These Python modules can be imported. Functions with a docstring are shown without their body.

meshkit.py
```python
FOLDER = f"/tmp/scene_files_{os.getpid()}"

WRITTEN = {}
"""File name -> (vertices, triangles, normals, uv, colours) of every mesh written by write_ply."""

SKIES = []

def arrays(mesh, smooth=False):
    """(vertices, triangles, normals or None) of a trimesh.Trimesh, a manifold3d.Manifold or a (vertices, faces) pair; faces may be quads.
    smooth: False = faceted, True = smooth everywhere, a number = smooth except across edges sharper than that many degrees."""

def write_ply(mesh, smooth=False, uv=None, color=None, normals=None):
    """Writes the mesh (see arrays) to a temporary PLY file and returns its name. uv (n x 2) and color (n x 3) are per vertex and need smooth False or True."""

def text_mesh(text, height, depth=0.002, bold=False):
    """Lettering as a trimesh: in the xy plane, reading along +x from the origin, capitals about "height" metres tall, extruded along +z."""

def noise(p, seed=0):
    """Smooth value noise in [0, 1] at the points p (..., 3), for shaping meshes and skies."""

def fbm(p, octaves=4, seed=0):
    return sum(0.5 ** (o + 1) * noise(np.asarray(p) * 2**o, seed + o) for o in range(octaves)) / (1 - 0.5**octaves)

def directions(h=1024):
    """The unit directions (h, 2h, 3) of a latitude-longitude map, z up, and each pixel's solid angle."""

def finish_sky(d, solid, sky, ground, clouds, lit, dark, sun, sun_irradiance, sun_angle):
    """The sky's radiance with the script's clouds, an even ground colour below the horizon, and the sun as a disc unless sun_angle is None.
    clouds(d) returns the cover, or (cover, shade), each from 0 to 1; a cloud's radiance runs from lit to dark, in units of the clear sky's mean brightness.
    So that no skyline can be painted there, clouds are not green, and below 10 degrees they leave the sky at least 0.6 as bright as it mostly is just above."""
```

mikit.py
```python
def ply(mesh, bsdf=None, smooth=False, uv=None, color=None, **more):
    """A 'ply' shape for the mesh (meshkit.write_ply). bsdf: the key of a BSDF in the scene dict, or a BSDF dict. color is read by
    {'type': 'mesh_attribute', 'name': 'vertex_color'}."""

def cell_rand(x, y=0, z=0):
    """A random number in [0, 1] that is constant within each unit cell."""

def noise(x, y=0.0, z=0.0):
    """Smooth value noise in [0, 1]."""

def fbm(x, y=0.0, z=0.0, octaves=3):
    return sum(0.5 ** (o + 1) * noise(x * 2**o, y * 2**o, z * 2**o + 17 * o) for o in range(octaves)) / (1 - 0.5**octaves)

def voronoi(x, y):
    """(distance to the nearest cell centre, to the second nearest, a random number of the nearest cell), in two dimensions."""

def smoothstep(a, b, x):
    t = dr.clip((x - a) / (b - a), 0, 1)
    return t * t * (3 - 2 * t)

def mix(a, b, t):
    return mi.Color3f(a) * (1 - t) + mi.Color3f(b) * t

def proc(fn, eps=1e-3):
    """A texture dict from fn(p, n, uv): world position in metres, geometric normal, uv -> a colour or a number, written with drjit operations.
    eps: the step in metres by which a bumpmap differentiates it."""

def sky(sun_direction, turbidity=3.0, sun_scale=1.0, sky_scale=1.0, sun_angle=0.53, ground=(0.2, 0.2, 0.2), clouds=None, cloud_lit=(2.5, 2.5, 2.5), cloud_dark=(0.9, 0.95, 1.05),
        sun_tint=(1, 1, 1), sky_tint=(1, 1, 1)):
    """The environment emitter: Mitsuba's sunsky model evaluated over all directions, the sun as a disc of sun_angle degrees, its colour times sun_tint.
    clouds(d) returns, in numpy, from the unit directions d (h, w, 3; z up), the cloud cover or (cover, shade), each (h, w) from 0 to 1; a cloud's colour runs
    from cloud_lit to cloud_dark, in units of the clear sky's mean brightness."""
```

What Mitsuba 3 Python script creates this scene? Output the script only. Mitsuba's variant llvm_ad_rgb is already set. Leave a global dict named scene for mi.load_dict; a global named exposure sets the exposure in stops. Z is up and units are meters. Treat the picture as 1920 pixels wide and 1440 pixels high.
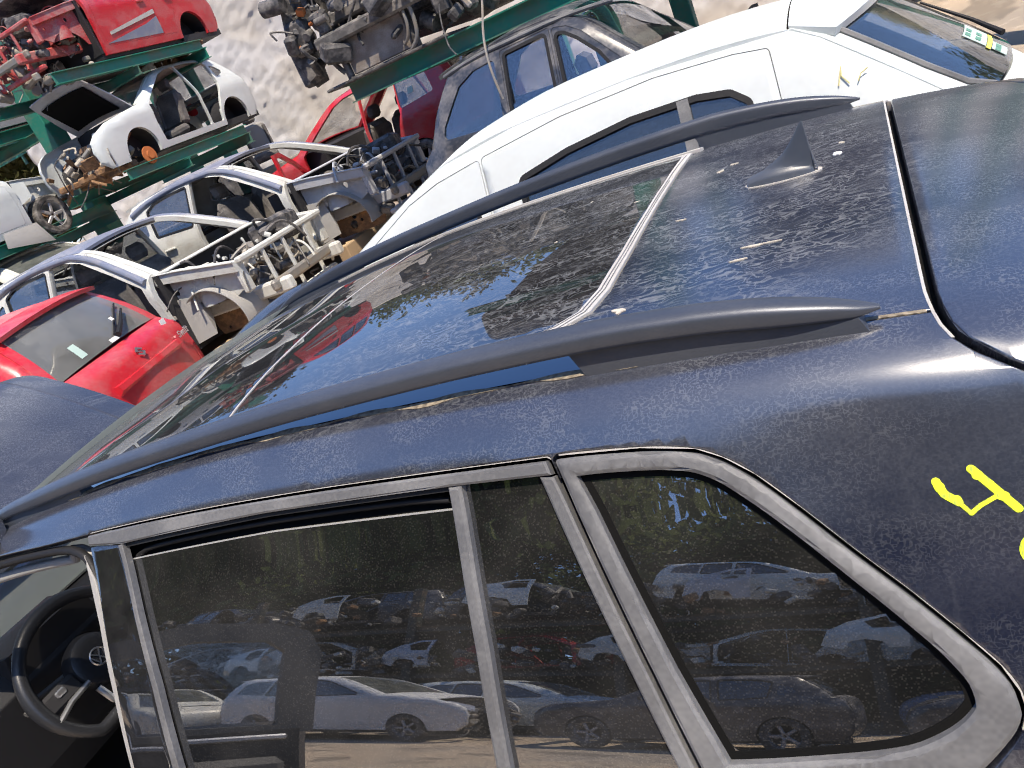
import math, random
import numpy as np, trimesh, shapely
import drjit as dr
import mitsuba as mi
import mikit, meshkit
from shapely.geometry import Polygon, LineString, Point, box as sbox, MultiPolygon
from shapely.prepared import prep
from scipy.interpolate import PchipInterpolator
from manifold3d import Manifold

scene, labels = {}, {}
T = mi.ScalarTransform4f
# ---------------------------------------------------------------- camera, sky, exposure
CAM = np.array([3.784, -1.413, 1.806])
FWD = np.array([-0.4677, 0.8082, -0.3576])
UP = np.array([0.194, 0.489, 0.850])
scene['camera'] = {'type': 'perspective', 'fov': 64.68, 'fov_axis': 'x', 'near_clip': 0.05, 'far_clip': 3000.0,
                   'to_world': T().look_at(origin=CAM.tolist(), target=(CAM + FWD).tolist(), up=UP.tolist())}
SUN = [0.32, -0.34, 0.88]
scene['sky_light'] = mikit.sky(SUN, turbidity=3, ground=(0.30, 0.27, 0.23), sun_tint=(.94, .98, 1.04), sky_tint=(1.04, 1.16, 1.42))
exposure = 2.4

# ---------------------------------------------------------------- helpers
RNG = random.Random(7)


def numbered(base):
    if base not in scene and base not in labels and not any(k.startswith(base + '__') for k in scene):
        return base
    i = 1
    while True:
        k = '%s_%03d' % (base, i)
        if k not in scene and k not in labels and not any(q.startswith(k + '__') for q in scene):
            return k
        i += 1


def thing(name, label, cat, group=None):
    k = numbered(name)
    labels[k] = {'label': label, 'category': cat}
    if group:
        labels[k]['group'] = group
    return k


def put(name, mesh, bsdf, parent=None, smooth=35, tw=None, label=None, kind=None):
    """one entry of the scene; mesh may be a ready ply dict"""
    base = (parent + '__' if parent else '') + name
    k = base if base not in scene else None
    i = 0
    while k is None:
        i += 1
        q = '%s_%03d' % (base, i)
        if q not in scene:
            k = q
    d = dict(mesh) if isinstance(mesh, dict) else mikit.ply(mesh, None, smooth)
    d['bsdf'] = {'type': 'ref', 'id': bsdf}
    if tw is not None:
        d['to_world'] = tw
    scene[k] = d
    if label:
        labels.setdefault(k, {})['label'] = label
    if 'scraps' in name:
        kind = 'stuff'
    if kind:
        labels.setdefault(k, {})['kind'] = kind
    return k


def struct(name, mesh, bsdf, smooth=35):
    k = put(name, mesh, bsdf, None, smooth)
    labels[k] = {'kind': 'structure'}
    return k


def cat(ms):
    ms = [m for m in ms if m is not None and len(m.faces)]
    return trimesh.util.concatenate(ms)


def pose(x, y, z, yaw=0.0, roll=0.0, pitch=0.0):
    return T().translate([x, y, z]).rotate([0, 0, 1], yaw).rotate([1, 0, 0], roll).rotate([0, 1, 0], pitch)


def bx(cx, cy, cz, sx, sy, sz, r=0.0, rot=None):
    """box, its edges chamfered by r"""
    if r > 0:
        r = min(r, sx * .45, sy * .45, sz * .45)
        hx, hy, hz = sx / 2, sy / 2, sz / 2
        P = []
        for a in (-1, 1):
            for b in (-1, 1):
                for c in (-1, 1):
                    P += [(a * hx, b * (hy - r), c * (hz - r)), (a * (hx - r), b * hy, c * (hz - r)), (a * (hx - r), b * (hy - r), c * hz)]
        m = trimesh.convex.convex_hull(np.array(P))
    else:
        m = trimesh.creation.box((sx, sy, sz))
    if rot is not None:
        m.apply_transform(trimesh.transformations.euler_matrix(*rot))
    m.apply_translation((cx, cy, cz))
    return m


def tube(pts, r, n=8, caps=True):
    """round tube along a polyline; r may be a list"""
    P = np.asarray(pts, float)
    R = np.broadcast_to(np.asarray(r, float), (len(P),))
    tg = np.gradient(P, axis=0)
    tg /= np.linalg.norm(tg, axis=1, keepdims=True) + 1e-12
    ref = np.array([0.0, 0, 1]) if abs(tg[0][2]) < .9 else np.array([1.0, 0, 0])
    V, a = [], np.arange(n) / n * 2 * np.pi
    u = np.cross(tg[0], ref)
    for p, t, rr in zip(P, tg, R):
        u = u - t * (u @ t)
        u /= np.linalg.norm(u) + 1e-12
        w = np.cross(t, u)
        V.append(p + rr * (np.cos(a)[:, None] * u + np.sin(a)[:, None] * w))
    V = np.concatenate(V)
    F = []
    for i in range(len(P) - 1):
        for j in range(n):
            a0, a1 = i * n + j, i * n + (j + 1) % n
            F += [(a0, a1, a1 + n), (a0, a1 + n, a0 + n)]
    if caps:
        c0, c1 = len(V), len(V) + 1
        V = np.vstack([V, P[0], P[-1]])
        m = (len(P) - 1) * n
        for j in range(n):
            F += [(c0, (j + 1) % n, j), (c1, m + j, m + (j + 1) % n)]
    return trimesh.Trimesh(V, F, process=False)


def smooth_path(pts, n):
    P = np.asarray(pts, float)
    t = np.r_[0, np.cumsum(np.linalg.norm(np.diff(P, axis=0), axis=1))]
    return PchipInterpolator(t, P, axis=0)(np.linspace(0, t[-1], n))


def lathe(prof, n=28, axis='y'):
    """revolve (radius, offset) pairs round the axis"""
    P = np.asarray(prof, float)
    a = np.arange(n) / n * 2 * np.pi
    V = []
    for r, o in P:
        c, s = r * np.cos(a), r * np.sin(a)
        V.append(np.stack([c, np.full(n, o), s], 1) if axis == 'y' else np.stack([c, s, np.full(n, o)], 1))
    V = np.concatenate(V)
    F = []
    for i in range(len(P) - 1):
        for j in range(n):
            a0, a1 = i * n + j, i * n + (j + 1) % n
            F += [(a0, a1, a1 + n), (a0, a1 + n, a0 + n)]
    return trimesh.Trimesh(V, F, process=False)


def sheet2d(poly, res):
    """triangulate a polygon on a regular grid: (vertices uv, faces)"""
    if isinstance(res, (int, float)):
        res = (res, res)
    V, F = [], []
    x0, y0, x1, y1 = poly.bounds
    pp = prep(poly)
    for i in range(int(math.floor(x0 / res[0])), int(math.ceil(x1 / res[0]))):
        for j in range(int(math.floor(y0 / res[1])), int(math.ceil(y1 / res[1]))):
            c = sbox(i * res[0], j * res[1], (i + 1) * res[0], (j + 1) * res[1])
            if not pp.intersects(c):
                continue
            if pp.contains(c):
                n = len(V)
                V += [(i * res[0], j * res[1]), ((i + 1) * res[0], j * res[1]), ((i + 1) * res[0], (j + 1) * res[1]), (i * res[0], (j + 1) * res[1])]
                F += [(n, n + 1, n + 2), (n, n + 2, n + 3)]
                continue
            g = poly.intersection(c)
            for q in getattr(g, 'geoms', [g]):
                if q.geom_type != 'Polygon' or q.area < 1e-8:
                    continue
                try:
                    v, f = trimesh.creation.triangulate_polygon(q, engine='earcut')
                except Exception:
                    continue
                n = len(V)
                V += [tuple(p) for p in v]
                F += [tuple(np.array(t) + n) for t in f]
    V, F = np.array(V, float).reshape(-1, 2), np.array(F, int).reshape(-1, 3)
    key = np.round(V, 5)
    _, idx, inv = np.unique(key, axis=0, return_index=True, return_inverse=True)
    V, F = V[idx], inv.reshape(-1)[F]
    F = F[(F[:, 0] != F[:, 1]) & (F[:, 1] != F[:, 2]) & (F[:, 0] != F[:, 2])]
    a = V[F]
    area = (a[:, 1, 0] - a[:, 0, 0]) * (a[:, 2, 1] - a[:, 0, 1]) - (a[:, 1, 1] - a[:, 0, 1]) * (a[:, 2, 0] - a[:, 0, 0])
    F = F[np.abs(area) > 1e-12]
    area = area[np.abs(area) > 1e-12]
    F[area < 0] = F[area < 0][:, ::-1]
    return V, F


def boundary(F):
    E = np.concatenate([F[:, [0, 1]], F[:, [1, 2]], F[:, [2, 0]]])
    k = {tuple(e) for e in E.tolist()}
    return np.array([e for e in k if (e[1], e[0]) not in k], int).reshape(-1, 2)


def thick(V, F, Vin):
    """closed solid from an outer sheet and the same sheet's inner vertices"""
    n = len(V)
    b = boundary(F)
    side = np.vstack([np.stack([b[:, 1], b[:, 0], b[:, 0] + n], 1), np.stack([b[:, 1], b[:, 0] + n, b[:, 1] + n], 1)])
    return trimesh.Trimesh(np.vstack([V, Vin]), np.vstack([F, F[:, ::-1] + n, side]), process=False)


def vnormals(V, F):
    n = np.zeros_like(V)
    c = np.cross(V[F[:, 1]] - V[F[:, 0]], V[F[:, 2]] - V[F[:, 0]])
    for k in range(3):
        np.add.at(n, F[:, k], c)
    return n / (np.linalg.norm(n, axis=1, keepdims=True) + 1e-15)


def solidify(V, F, th):
    return thick(V, F, V - vnormals(V, F) * th)


def mirror_y(m):
    v = np.array(m.vertices)
    v[:, 1] *= -1
    return trimesh.Trimesh(v, np.array(m.faces)[:, ::-1], process=False)


def extr(poly, z0, z1):
    """polygon extruded along z"""
    m = cat([trimesh.creation.extrude_polygon(g, z1 - z0, engine='earcut') for g in getattr(poly, 'geoms', [poly])])
    m.apply_translation((0, 0, z0))
    return m


def stroke(pts, w):
    return LineString(pts).buffer(w, quad_segs=3)


# ---------------------------------------------------------------- materials
def diffuse_like(key, col, rough=0.6, spec=0.3, **kw):
    scene[key] = {'type': 'twosided', 'bsdf': {'type': 'principled', 'base_color': {'type': 'rgb', 'value': list(col)} if not isinstance(col, dict) else col,
                                               'roughness': rough, 'specular': spec, **kw}}


def dusty(key, col, rough=0.25, spec=0.5, dust=(.31, .285, .26), amount=.25, scale=6.0, fine=60.0, metallic=0.0, coat=0.0):
    """paint, plastic or metal with a patchy film of dust; dust makes it rough"""
    def mask(p):
        a = mikit.fbm(p.x * scale, p.y * scale, p.z * scale, octaves=3)
        b = mikit.noise(p.x * fine, p.y * fine, p.z * fine)
        return dr.clip(mikit.smoothstep(.35, .75, a) * .8 + (b - .5) * .5, 0, 1) * amount * 2 + amount * .15
    scene[key] = {'type': 'twosided', 'bsdf': {'type': 'principled',
                  'base_color': mikit.proc(lambda p, n, uv: mikit.mix(col, dust, dr.clip(mask(p), 0, 1))),
                  'roughness': mikit.proc(lambda p, n, uv: rough + (.8 - rough) * dr.clip(mask(p) * .8, 0, 1)),
                  'specular': spec, 'metallic': metallic, 'clearcoat': coat, 'clearcoat_gloss': .95}}


NAVY, DUST = (.0035, .0055, .017), (.275, .285, .295)


def ridge(n, w):
    return 1 - mikit.smoothstep(0.0, w, dr.abs(n - .5))


def hero_dust(p):
    """dried rain marks: thin pale wandering outlines, drawn out along the car on the roof, finer on the shoulders"""
    flat = mikit.smoothstep(1.412, 1.432, p.z + .008 * (mikit.noise(p.x * 9, p.y * 9, 0.0) - .5))
    s = p.y * 1.0 + p.z * .8
    w1 = mikit.fbm(p.x * 38, s * 38, 3.1, octaves=2) - .5
    roofl = ridge(mikit.noise(p.x * 88 + w1 * 2.6, p.y * 200 + w1 * 4.2, 1.7), .10)
    roofl2 = ridge(mikit.noise(p.x * 60 + w1 * 2, p.y * 150 + w1 * 3, 8.7), .06)
    sidel = ridge(mikit.noise(p.x * 330 + w1 * 3, s * 360 + w1 * 3, 4.4), .10)
    run = mikit.noise(p.x * 110 + w1, p.z * 9, 5.5)
    lines = mikit.smoothstep(.25, .6, mikit.noise(p.x * 15, s * 24, 2.2))
    roof = dr.maximum(roofl, roofl2 * .6) * (.35 + .65 * lines)
    side = sidel * (.25 + .75 * lines) * (.20 + .30 * mikit.smoothstep(1.30, 1.40, p.z))
    film = mikit.fbm(p.x * 5, s * 9, 7.0, octaves=4)
    grain = mikit.noise(p.x * 420, s * 420, 1.0)
    back = mikit.smoothstep(2.7, 3.05, p.x)
    roof = roof * (.10 + .90 * back)
    m = dr.lerp(side + .16 * mikit.smoothstep(.62, .82, run) * mikit.smoothstep(1.36, 1.20, p.z), roof, flat)
    return dr.clip(m * .46 + .012 + .020 * mikit.smoothstep(1.25, 1.38, p.z) + .050 * mikit.smoothstep(1.24, 1.38, p.z) * (1 - flat) + .022 * grain + .085 * mikit.smoothstep(.35, .8, film) * (.5 + .5 * grain) * (.3 + .7 * back), 0, 1)


def hero_paint(key, base, k, ior, rough):
    d = lambda p: dr.clip(hero_dust(p) * k, 0, 1)
    scene[key] = {'type': 'twosided', 'bsdf': {'type': 'blendbsdf', 'weight': mikit.proc(lambda p, n, uv: d(p)),
                  'a': {'type': 'roughplastic', 'distribution': 'ggx', 'alpha': rough, 'int_ior': ior, 'diffuse_reflectance': {'type': 'rgb', 'value': list(base)}} if rough > 0 else
                       {'type': 'plastic', 'int_ior': ior, 'diffuse_reflectance': {'type': 'rgb', 'value': list(base)}},
                  'b': {'type': 'diffuse', 'reflectance': {'type': 'rgb', 'value': list(DUST)}}}}


hero_paint('navy_paint', (.004, .0065, .021), .80, 2.55, .035)
hero_paint('bonnet_dusty', (.012, .014, .028), 1.9, 2.0, .12)
hero_paint('roof_gloss', (.004, .004, .005), .75, 2.5, 0)
scene['gloss_strip'] = {'type': 'twosided', 'bsdf': {'type': 'plastic', 'int_ior': 3.2, 'diffuse_reflectance': {'type': 'rgb', 'value': [.006, .008, .012]}}}


def pane_col(p):
    cell = mikit.cell_rand(dr.floor(p.x * 560), dr.floor(p.y * 400), dr.floor(p.z * 560))
    speck = mikit.smoothstep(.80, 1.0, cell)
    film = mikit.fbm(p.x * 7, p.y * 5, p.z * 7, octaves=3)
    return mikit.mix((.004, .0045, .005), (.30, .285, .265), dr.clip(speck * .06 * (.4 + film) + .010 + .045 * mikit.smoothstep(.35, .8, film), 0, 1))


scene['privacy_glass'] = {'type': 'twosided', 'bsdf': {'type': 'plastic', 'int_ior': 2.95, 'diffuse_reflectance': mikit.proc(lambda p, n, uv: pane_col(p))}}
dusty('trim_black', (.092, .093, .097), .52, .45, dust=(.25, .25, .25), amount=.22, scale=9, fine=220)
dusty('rail_satin', (.052, .060, .078), .40, .7, dust=(.2, .2, .2), amount=.05, scale=12, fine=500, metallic=.35)
scene['pillar_gloss'] = {'type': 'twosided', 'bsdf': {'type': 'plastic', 'int_ior': 2.2, 'diffuse_reflectance': mikit.proc(lambda p, n, uv: mikit.mix((.006, .006, .007), (.2, .2, .2), .10 * mikit.fbm(p.x * 30, p.y * 30, p.z * 30)))}}
diffuse_like('dash_glare_tone', (.16, .175, .165), .7, .2)  # pale tone paints the windscreen reflection, not the dashboard's own colour
diffuse_like('rubber', (.012, .012, .013), .6, .3)
diffuse_like('black_void', (.006, .006, .006), .9, .1)
diffuse_like('grey_lining', (.28, .275, .265), .8, .2)
dusty('seal_trim', (.38, .37, .35), .5, .4, amount=.35, scale=20, fine=180)
diffuse_like('bright_edge', (.60, .60, .58), .25, .6, metallic=.6)
diffuse_like('yellow_marker', mikit.proc(lambda p, n, uv: mikit.mix((.70, .84, .03), (.34, .42, .06), mikit.smoothstep(.52, .85, mikit.fbm(p.x * 420, p.z * 160, 3.0, octaves=2)))), .5, .3)
diffuse_like('interior_dark', (.022, .022, .024), .55, .35)
diffuse_like('interior_grey', (.09, .088, .085), .6, .3)
diffuse_like('satin_metal', (.55, .55, .56), .28, .5, metallic=.9)
diffuse_like('wheel_leather', (.018, .019, .022), .34, .5)
diffuse_like('grit', mikit.proc(lambda p, n, uv: mikit.mix((.07, .06, .05), (.32, .27, .20), mikit.noise(p.x * 260, p.y * 260, p.z * 260))), .95, .1)
diffuse_like('bird_white', (.62, .62, .60), .8, .1)
diffuse_like('bird_tan', (.42, .38, .32), .8, .1)
dusty('paint_white', (.50, .53, .52), .22, .5, amount=.07, coat=.6)
dusty('paint_white_dirty', (.55, .55, .51), .35, .45, dust=(.30, .26, .20), amount=.22, scale=4, coat=.2)
dusty('paint_red', (.42, .010, .020), .25, .5, amount=.10, coat=.6)
dusty('paint_red_dull', (.36, .035, .035), .5, .4, amount=.30)
dusty('paint_grey', (.58, .58, .57), .3, .5, amount=.10, coat=.5)
dusty('paint_silver_bare', (.40, .42, .46), .45, .4, amount=.22, metallic=.2)
dusty('paint_dark', (.022, .026, .036), .22, .5, amount=.22, coat=.5)
dusty('paint_blue_grey', (.14, .16, .22), .3, .5, amount=.2, coat=.4)
dusty('primer_white', (.47, .48, .455), .5, .35, dust=(.28, .24, .19), amount=.22, scale=8)
dusty('rust_metal', (.16, .10, .065), .8, .2, dust=(.34, .20, .10), amount=.4, scale=20)
dusty('engine_grey', (.20, .195, .185), .55, .4, dust=(.26, .21, .15), amount=.35, scale=15, metallic=.3)
dusty('front_dark', (.075, .073, .070), .5, .4, amount=.25, scale=14)
dusty('engine_dark', (.028, .028, .030), .5, .4, amount=.22, scale=14)
dusty('radiator_core', (.17, .145, .125), .8, .2, amount=.4, scale=10, fine=120)
diffuse_like('rust_orange', (.36, .12, .04), .8, .2)
dusty('green_steel', (.010, .17, .125), .5, .4, dust=(.15, .11, .08), amount=.30, scale=3.5, fine=40)
dusty('rack_dark', (.035, .045, .042), .6, .3, dust=(.14, .09, .06), amount=.3, scale=4)
dusty('tyre_rubber', (.032, .031, .030), .85, .2, amount=.3, scale=12)
dusty('alloy', (.33, .33, .34), .4, .5, amount=.3, scale=16, metallic=.5)
dusty('seat_fabric', (.075, .072, .07), .9, .1, amount=.2)
diffuse_like('seat_light', (.24, .235, .225), .9, .1)
scene['clear_glass'] = {'type': 'thindielectric', 'int_ior': 1.52}
scene['dusty_screen'] = {'type': 'blendbsdf', 'weight': mikit.proc(lambda p, n, uv: .55 + .25 * mikit.fbm(p.x * 5, p.y * 5, p.z * 5)),
                         'a': {'type': 'thindielectric', 'int_ior': 1.6}, 'b': {'type': 'principledthin', 'base_color': {'type': 'rgb', 'value': [.22, .25, .235]}, 'roughness': .8, 'diff_trans': .9}}
scene['screen_glass'] = {'type': 'blendbsdf', 'weight': mikit.proc(lambda p, n, uv: .10 + .22 * mikit.fbm(p.x * 6, p.y * 6, p.z * 6)),
                         'a': {'type': 'thindielectric', 'int_ior': 1.6}, 'b': {'type': 'twosided', 'bsdf': {'type': 'diffuse', 'reflectance': {'type': 'rgb', 'value': [.34, .36, .33]}}}}
scene['dark_window'] = {'type': 'blendbsdf', 'weight': .45,
                        'a': {'type': 'thindielectric', 'int_ior': 1.8}, 'b': {'type': 'twosided', 'bsdf': {'type': 'plastic', 'int_ior': 1.9, 'diffuse_reflectance': {'type': 'rgb', 'value': [.02, .024, .024]}}}}
# ---------------------------------------------------------------- setting: ground, wall, trees
def ground_z(x, y):
    far = .6 * np.clip((y - 1.4) / 7.4, 0, 1)
    return far


def ground_mesh():
    xs = np.r_[-600, -200, -80, -40, np.arange(-24, 16.1, .5), 30, 80, 200, 600]
    ys = np.r_[-600, -200, -80, -40, np.arange(-24, 20.1, .5), 40, 80, 200, 600]
    X, Y = np.meshgrid(xs, ys, indexing='ij')
    Z = ground_z(X, Y)
    near = (np.abs(X) < 30) & (np.abs(Y) < 26)
    Z = Z + near * (.05 * (meshkit.fbm(np.stack([X * .7, Y * .7, 0 * X], -1), 3, 4) - .5))
    nx, ny = len(xs), len(ys)
    i, j = np.meshgrid(np.arange(nx - 1), np.arange(ny - 1), indexing='ij')
    a = (i * ny + j).ravel()
    return trimesh.Trimesh(np.stack([X, Y, Z], -1).reshape(-1, 3), np.vstack([np.stack([a, a + ny, a + ny + 1], 1), np.stack([a, a + ny + 1, a + 1], 1)]), process=False)


def ground_col(p, n, uv):
    a = mikit.fbm(p.x * .6, p.y * .6, 2.0, octaves=4)
    b = mikit.fbm(p.x * 9, p.y * 9, 5.0, octaves=3)
    st = mikit.smoothstep(.62, .72, mikit.fbm(p.x * 1.7, p.y * 1.7, 9.0, octaves=3))
    c = mikit.mix((.40, .32, .24), (.27, .235, .20), mikit.smoothstep(.3, .7, a))
    c = mikit.mix(c, (.46, .40, .32), mikit.smoothstep(.55, .8, b) * .5)
    return mikit.mix(c, (.10, .09, .08), st * .55)


scene['ground_dirt'] = {'type': 'twosided', 'bsdf': {'type': 'diffuse', 'reflectance': mikit.proc(ground_col)}}
struct('ground', ground_mesh(), 'ground_dirt', True)


def wall_mesh(x0, x1, y, z0, z1, res=.09):
    """rough sprayed-concrete face: a displaced sheet with a top and a back"""
    xs, zs = np.arange(x0, x1 + res, res), np.arange(z0, z1 + res * .5, res)
    X, Z = np.meshgrid(xs, zs, indexing='ij')
    p = np.stack([X, Z, 0 * X], -1)
    d = .10 * (meshkit.fbm(p * 1.1, 3, 3) - .5) + .022 * (meshkit.noise(p * np.array([6.5, 10, 1]), 11) - .5) + .036 * (meshkit.noise(p * np.array([10, 15.0, 1]), 12) - .5)
    d += .25 * np.clip(meshkit.fbm(p * np.array([.25, .5, 1]), 3, 21) - .5, -.2, .2)
    Y = y - d
    Z = Z + np.where(Z > z1 - res, .25 * (meshkit.fbm(p * .8, 3, 5) - .5), 0)
    nx, nz = X.shape
    i, j = np.meshgrid(np.arange(nx - 1), np.arange(nz - 1), indexing='ij')
    a = (i * nz + j).ravel()
    F = np.vstack([np.stack([a, a + nz, a + nz + 1], 1), np.stack([a, a + nz + 1, a + 1], 1)])
    V = np.stack([X, Y, Z], -1).reshape(-1, 3)
    Vb = V.copy()
    Vb[:, 1] = y + .6
    return thick(V, F, Vb)


scene['sprayed_concrete'] = {'type': 'twosided', 'bsdf': {'type': 'diffuse', 'reflectance': mikit.proc(lambda p, n, uv: mikit.mix(
    mikit.mix((.60, .585, .565), (.52, .485, .43), mikit.smoothstep(.42, .66, mikit.fbm(p.x * .5 + p.z * .3, p.z * .55, 3.0, octaves=4))),
    (.40, .37, .33), .4 * mikit.smoothstep(.55, .8, mikit.fbm(p.x * 5, p.z * 5, p.y * 5, octaves=3))))}}
w = thing('retaining_wall', 'tall rough wall of pale sprayed concrete behind the racks of scrapped cars', 'wall')
put('face', wall_mesh(-15.5, 14, 14.2, -.5, 5.45, .07), 'sprayed_concrete', w, True)

# green netting fence and trees beyond and behind
f = thing('netting_fence', 'green netting fence along the top of the wall at the upper left corner', 'fence')
for x in np.arange(-20.5, -11, 3.0):
    put('post', tube([(x, 15.6, 4.2), (x, 15.6, 6.9)], .05), 'green_steel', f)
put('netting', bx(-16, 15.55, 5.6, 9.4, .02, 2.3), 'green_steel', f)


def tree_meshes(seed, h, cr, n, leaf):
    r = np.random.default_rng(seed)
    trunk = [tube(smooth_path([(0, 0, -.3), (.1 * h * .1, .05, h * .35), (.02 * h, .1, h * .8)], 8), np.linspace(.035 * h * .5, .02, 8), 7)]
    tips = []
    for k in range(17):
        z = h * r.uniform(.10, .88)
        a = r.uniform(0, 6.28)
        L = cr * r.uniform(.55, 1.0) * (1.15 - z / h * .5)
        e = np.array([math.cos(a) * L, math.sin(a) * L, z + L * r.uniform(.2, .7)])
        trunk.append(tube(smooth_path([(0, 0, z), e * [.5, .5, 1] - [0, 0, L * .1], e], 5), np.linspace(.05, .012, 5), 5))
        tips.append(e)
    tips = np.array(tips)
    C = []
    for _ in range(n // 40):
        c = tips[r.integers(len(tips))] + r.normal(0, .28, 3) * cr * [1, 1, .8]
        C.append(c + r.normal(0, .13 * cr, (40, 3)))
    C = np.concatenate(C)
    C[:, 2] = np.clip(C[:, 2], h * .12, h * 1.05)
    m = len(C)
    u = r.normal(size=(m, 3))
    u /= np.linalg.norm(u, axis=1, keepdims=True)
    v = np.cross(u, r.normal(size=(m, 3)))
    v /= np.linalg.norm(v, axis=1, keepdims=True)
    s = leaf * r.uniform(.6, 1.4, (m, 1))
    V = np.stack([C - u * s, C + v * s * .45, C + u * s, C - v * s * .45], 1).reshape(-1, 3)
    i = np.arange(m)[:, None] * 4
    return cat(trunk), trimesh.Trimesh(V, np.vstack([i + [[0, 1, 2]], i + [[0, 2, 3]]]), process=False)


scene['leaf_dark'] = {'type': 'principledthin', 'roughness': .7, 'diff_trans': .8, 'spec_trans': 0.0, 'base_color': mikit.proc(lambda p, n, uv: mikit.mix((.055, .085, .028), (.15, .175, .07), mikit.noise(p.x * 1.1, p.y * 1.1, p.z * 1.1)))}
scene['leaf_olive'] = {'type': 'principledthin', 'roughness': .7, 'diff_trans': .8, 'spec_trans': 0.0, 'base_color': mikit.proc(lambda p, n, uv: mikit.mix((.06, .065, .025), (.13, .115, .05), mikit.noise(p.x * 1.3, p.y * 1.3, p.z * 1.3)))}
diffuse_like('bark', (.14, .10, .075), .9, .1)
kinds = []
for q in range(3):
    a, b = tree_meshes(40 + q, (11, 12.5, 9)[q], (3.0, 2.7, 3.2)[q], 9000, (.20, .18, .22)[q])
    kinds.append((mikit.ply(a, None, 40), mikit.ply(b, None, False)))
ORD = 'first second third fourth fifth sixth seventh eighth ninth tenth eleventh twelfth thirteenth fourteenth fifteenth sixteenth seventeenth eighteenth'.split()
r_ = random.Random(5)
spots = [(-30 + 3.3 * i + r_.uniform(-.8, .8), -21.5 - 3.2 * (i % 2) + r_.uniform(-1., 1.), r_.uniform(1.15, 1.6), 'behind') for i in range(16)]
spots += [(-24 + 3.0 * i + r_.uniform(-.8, .8), 18.6 + r_.uniform(-.8, 1.6), r_.uniform(.52, .80), 'wall') for i in range(17)]
spots += [(-17.2, 17.6, .86, 'corner'), (-24.0, 17.0, .8, 'corner2')]
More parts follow.
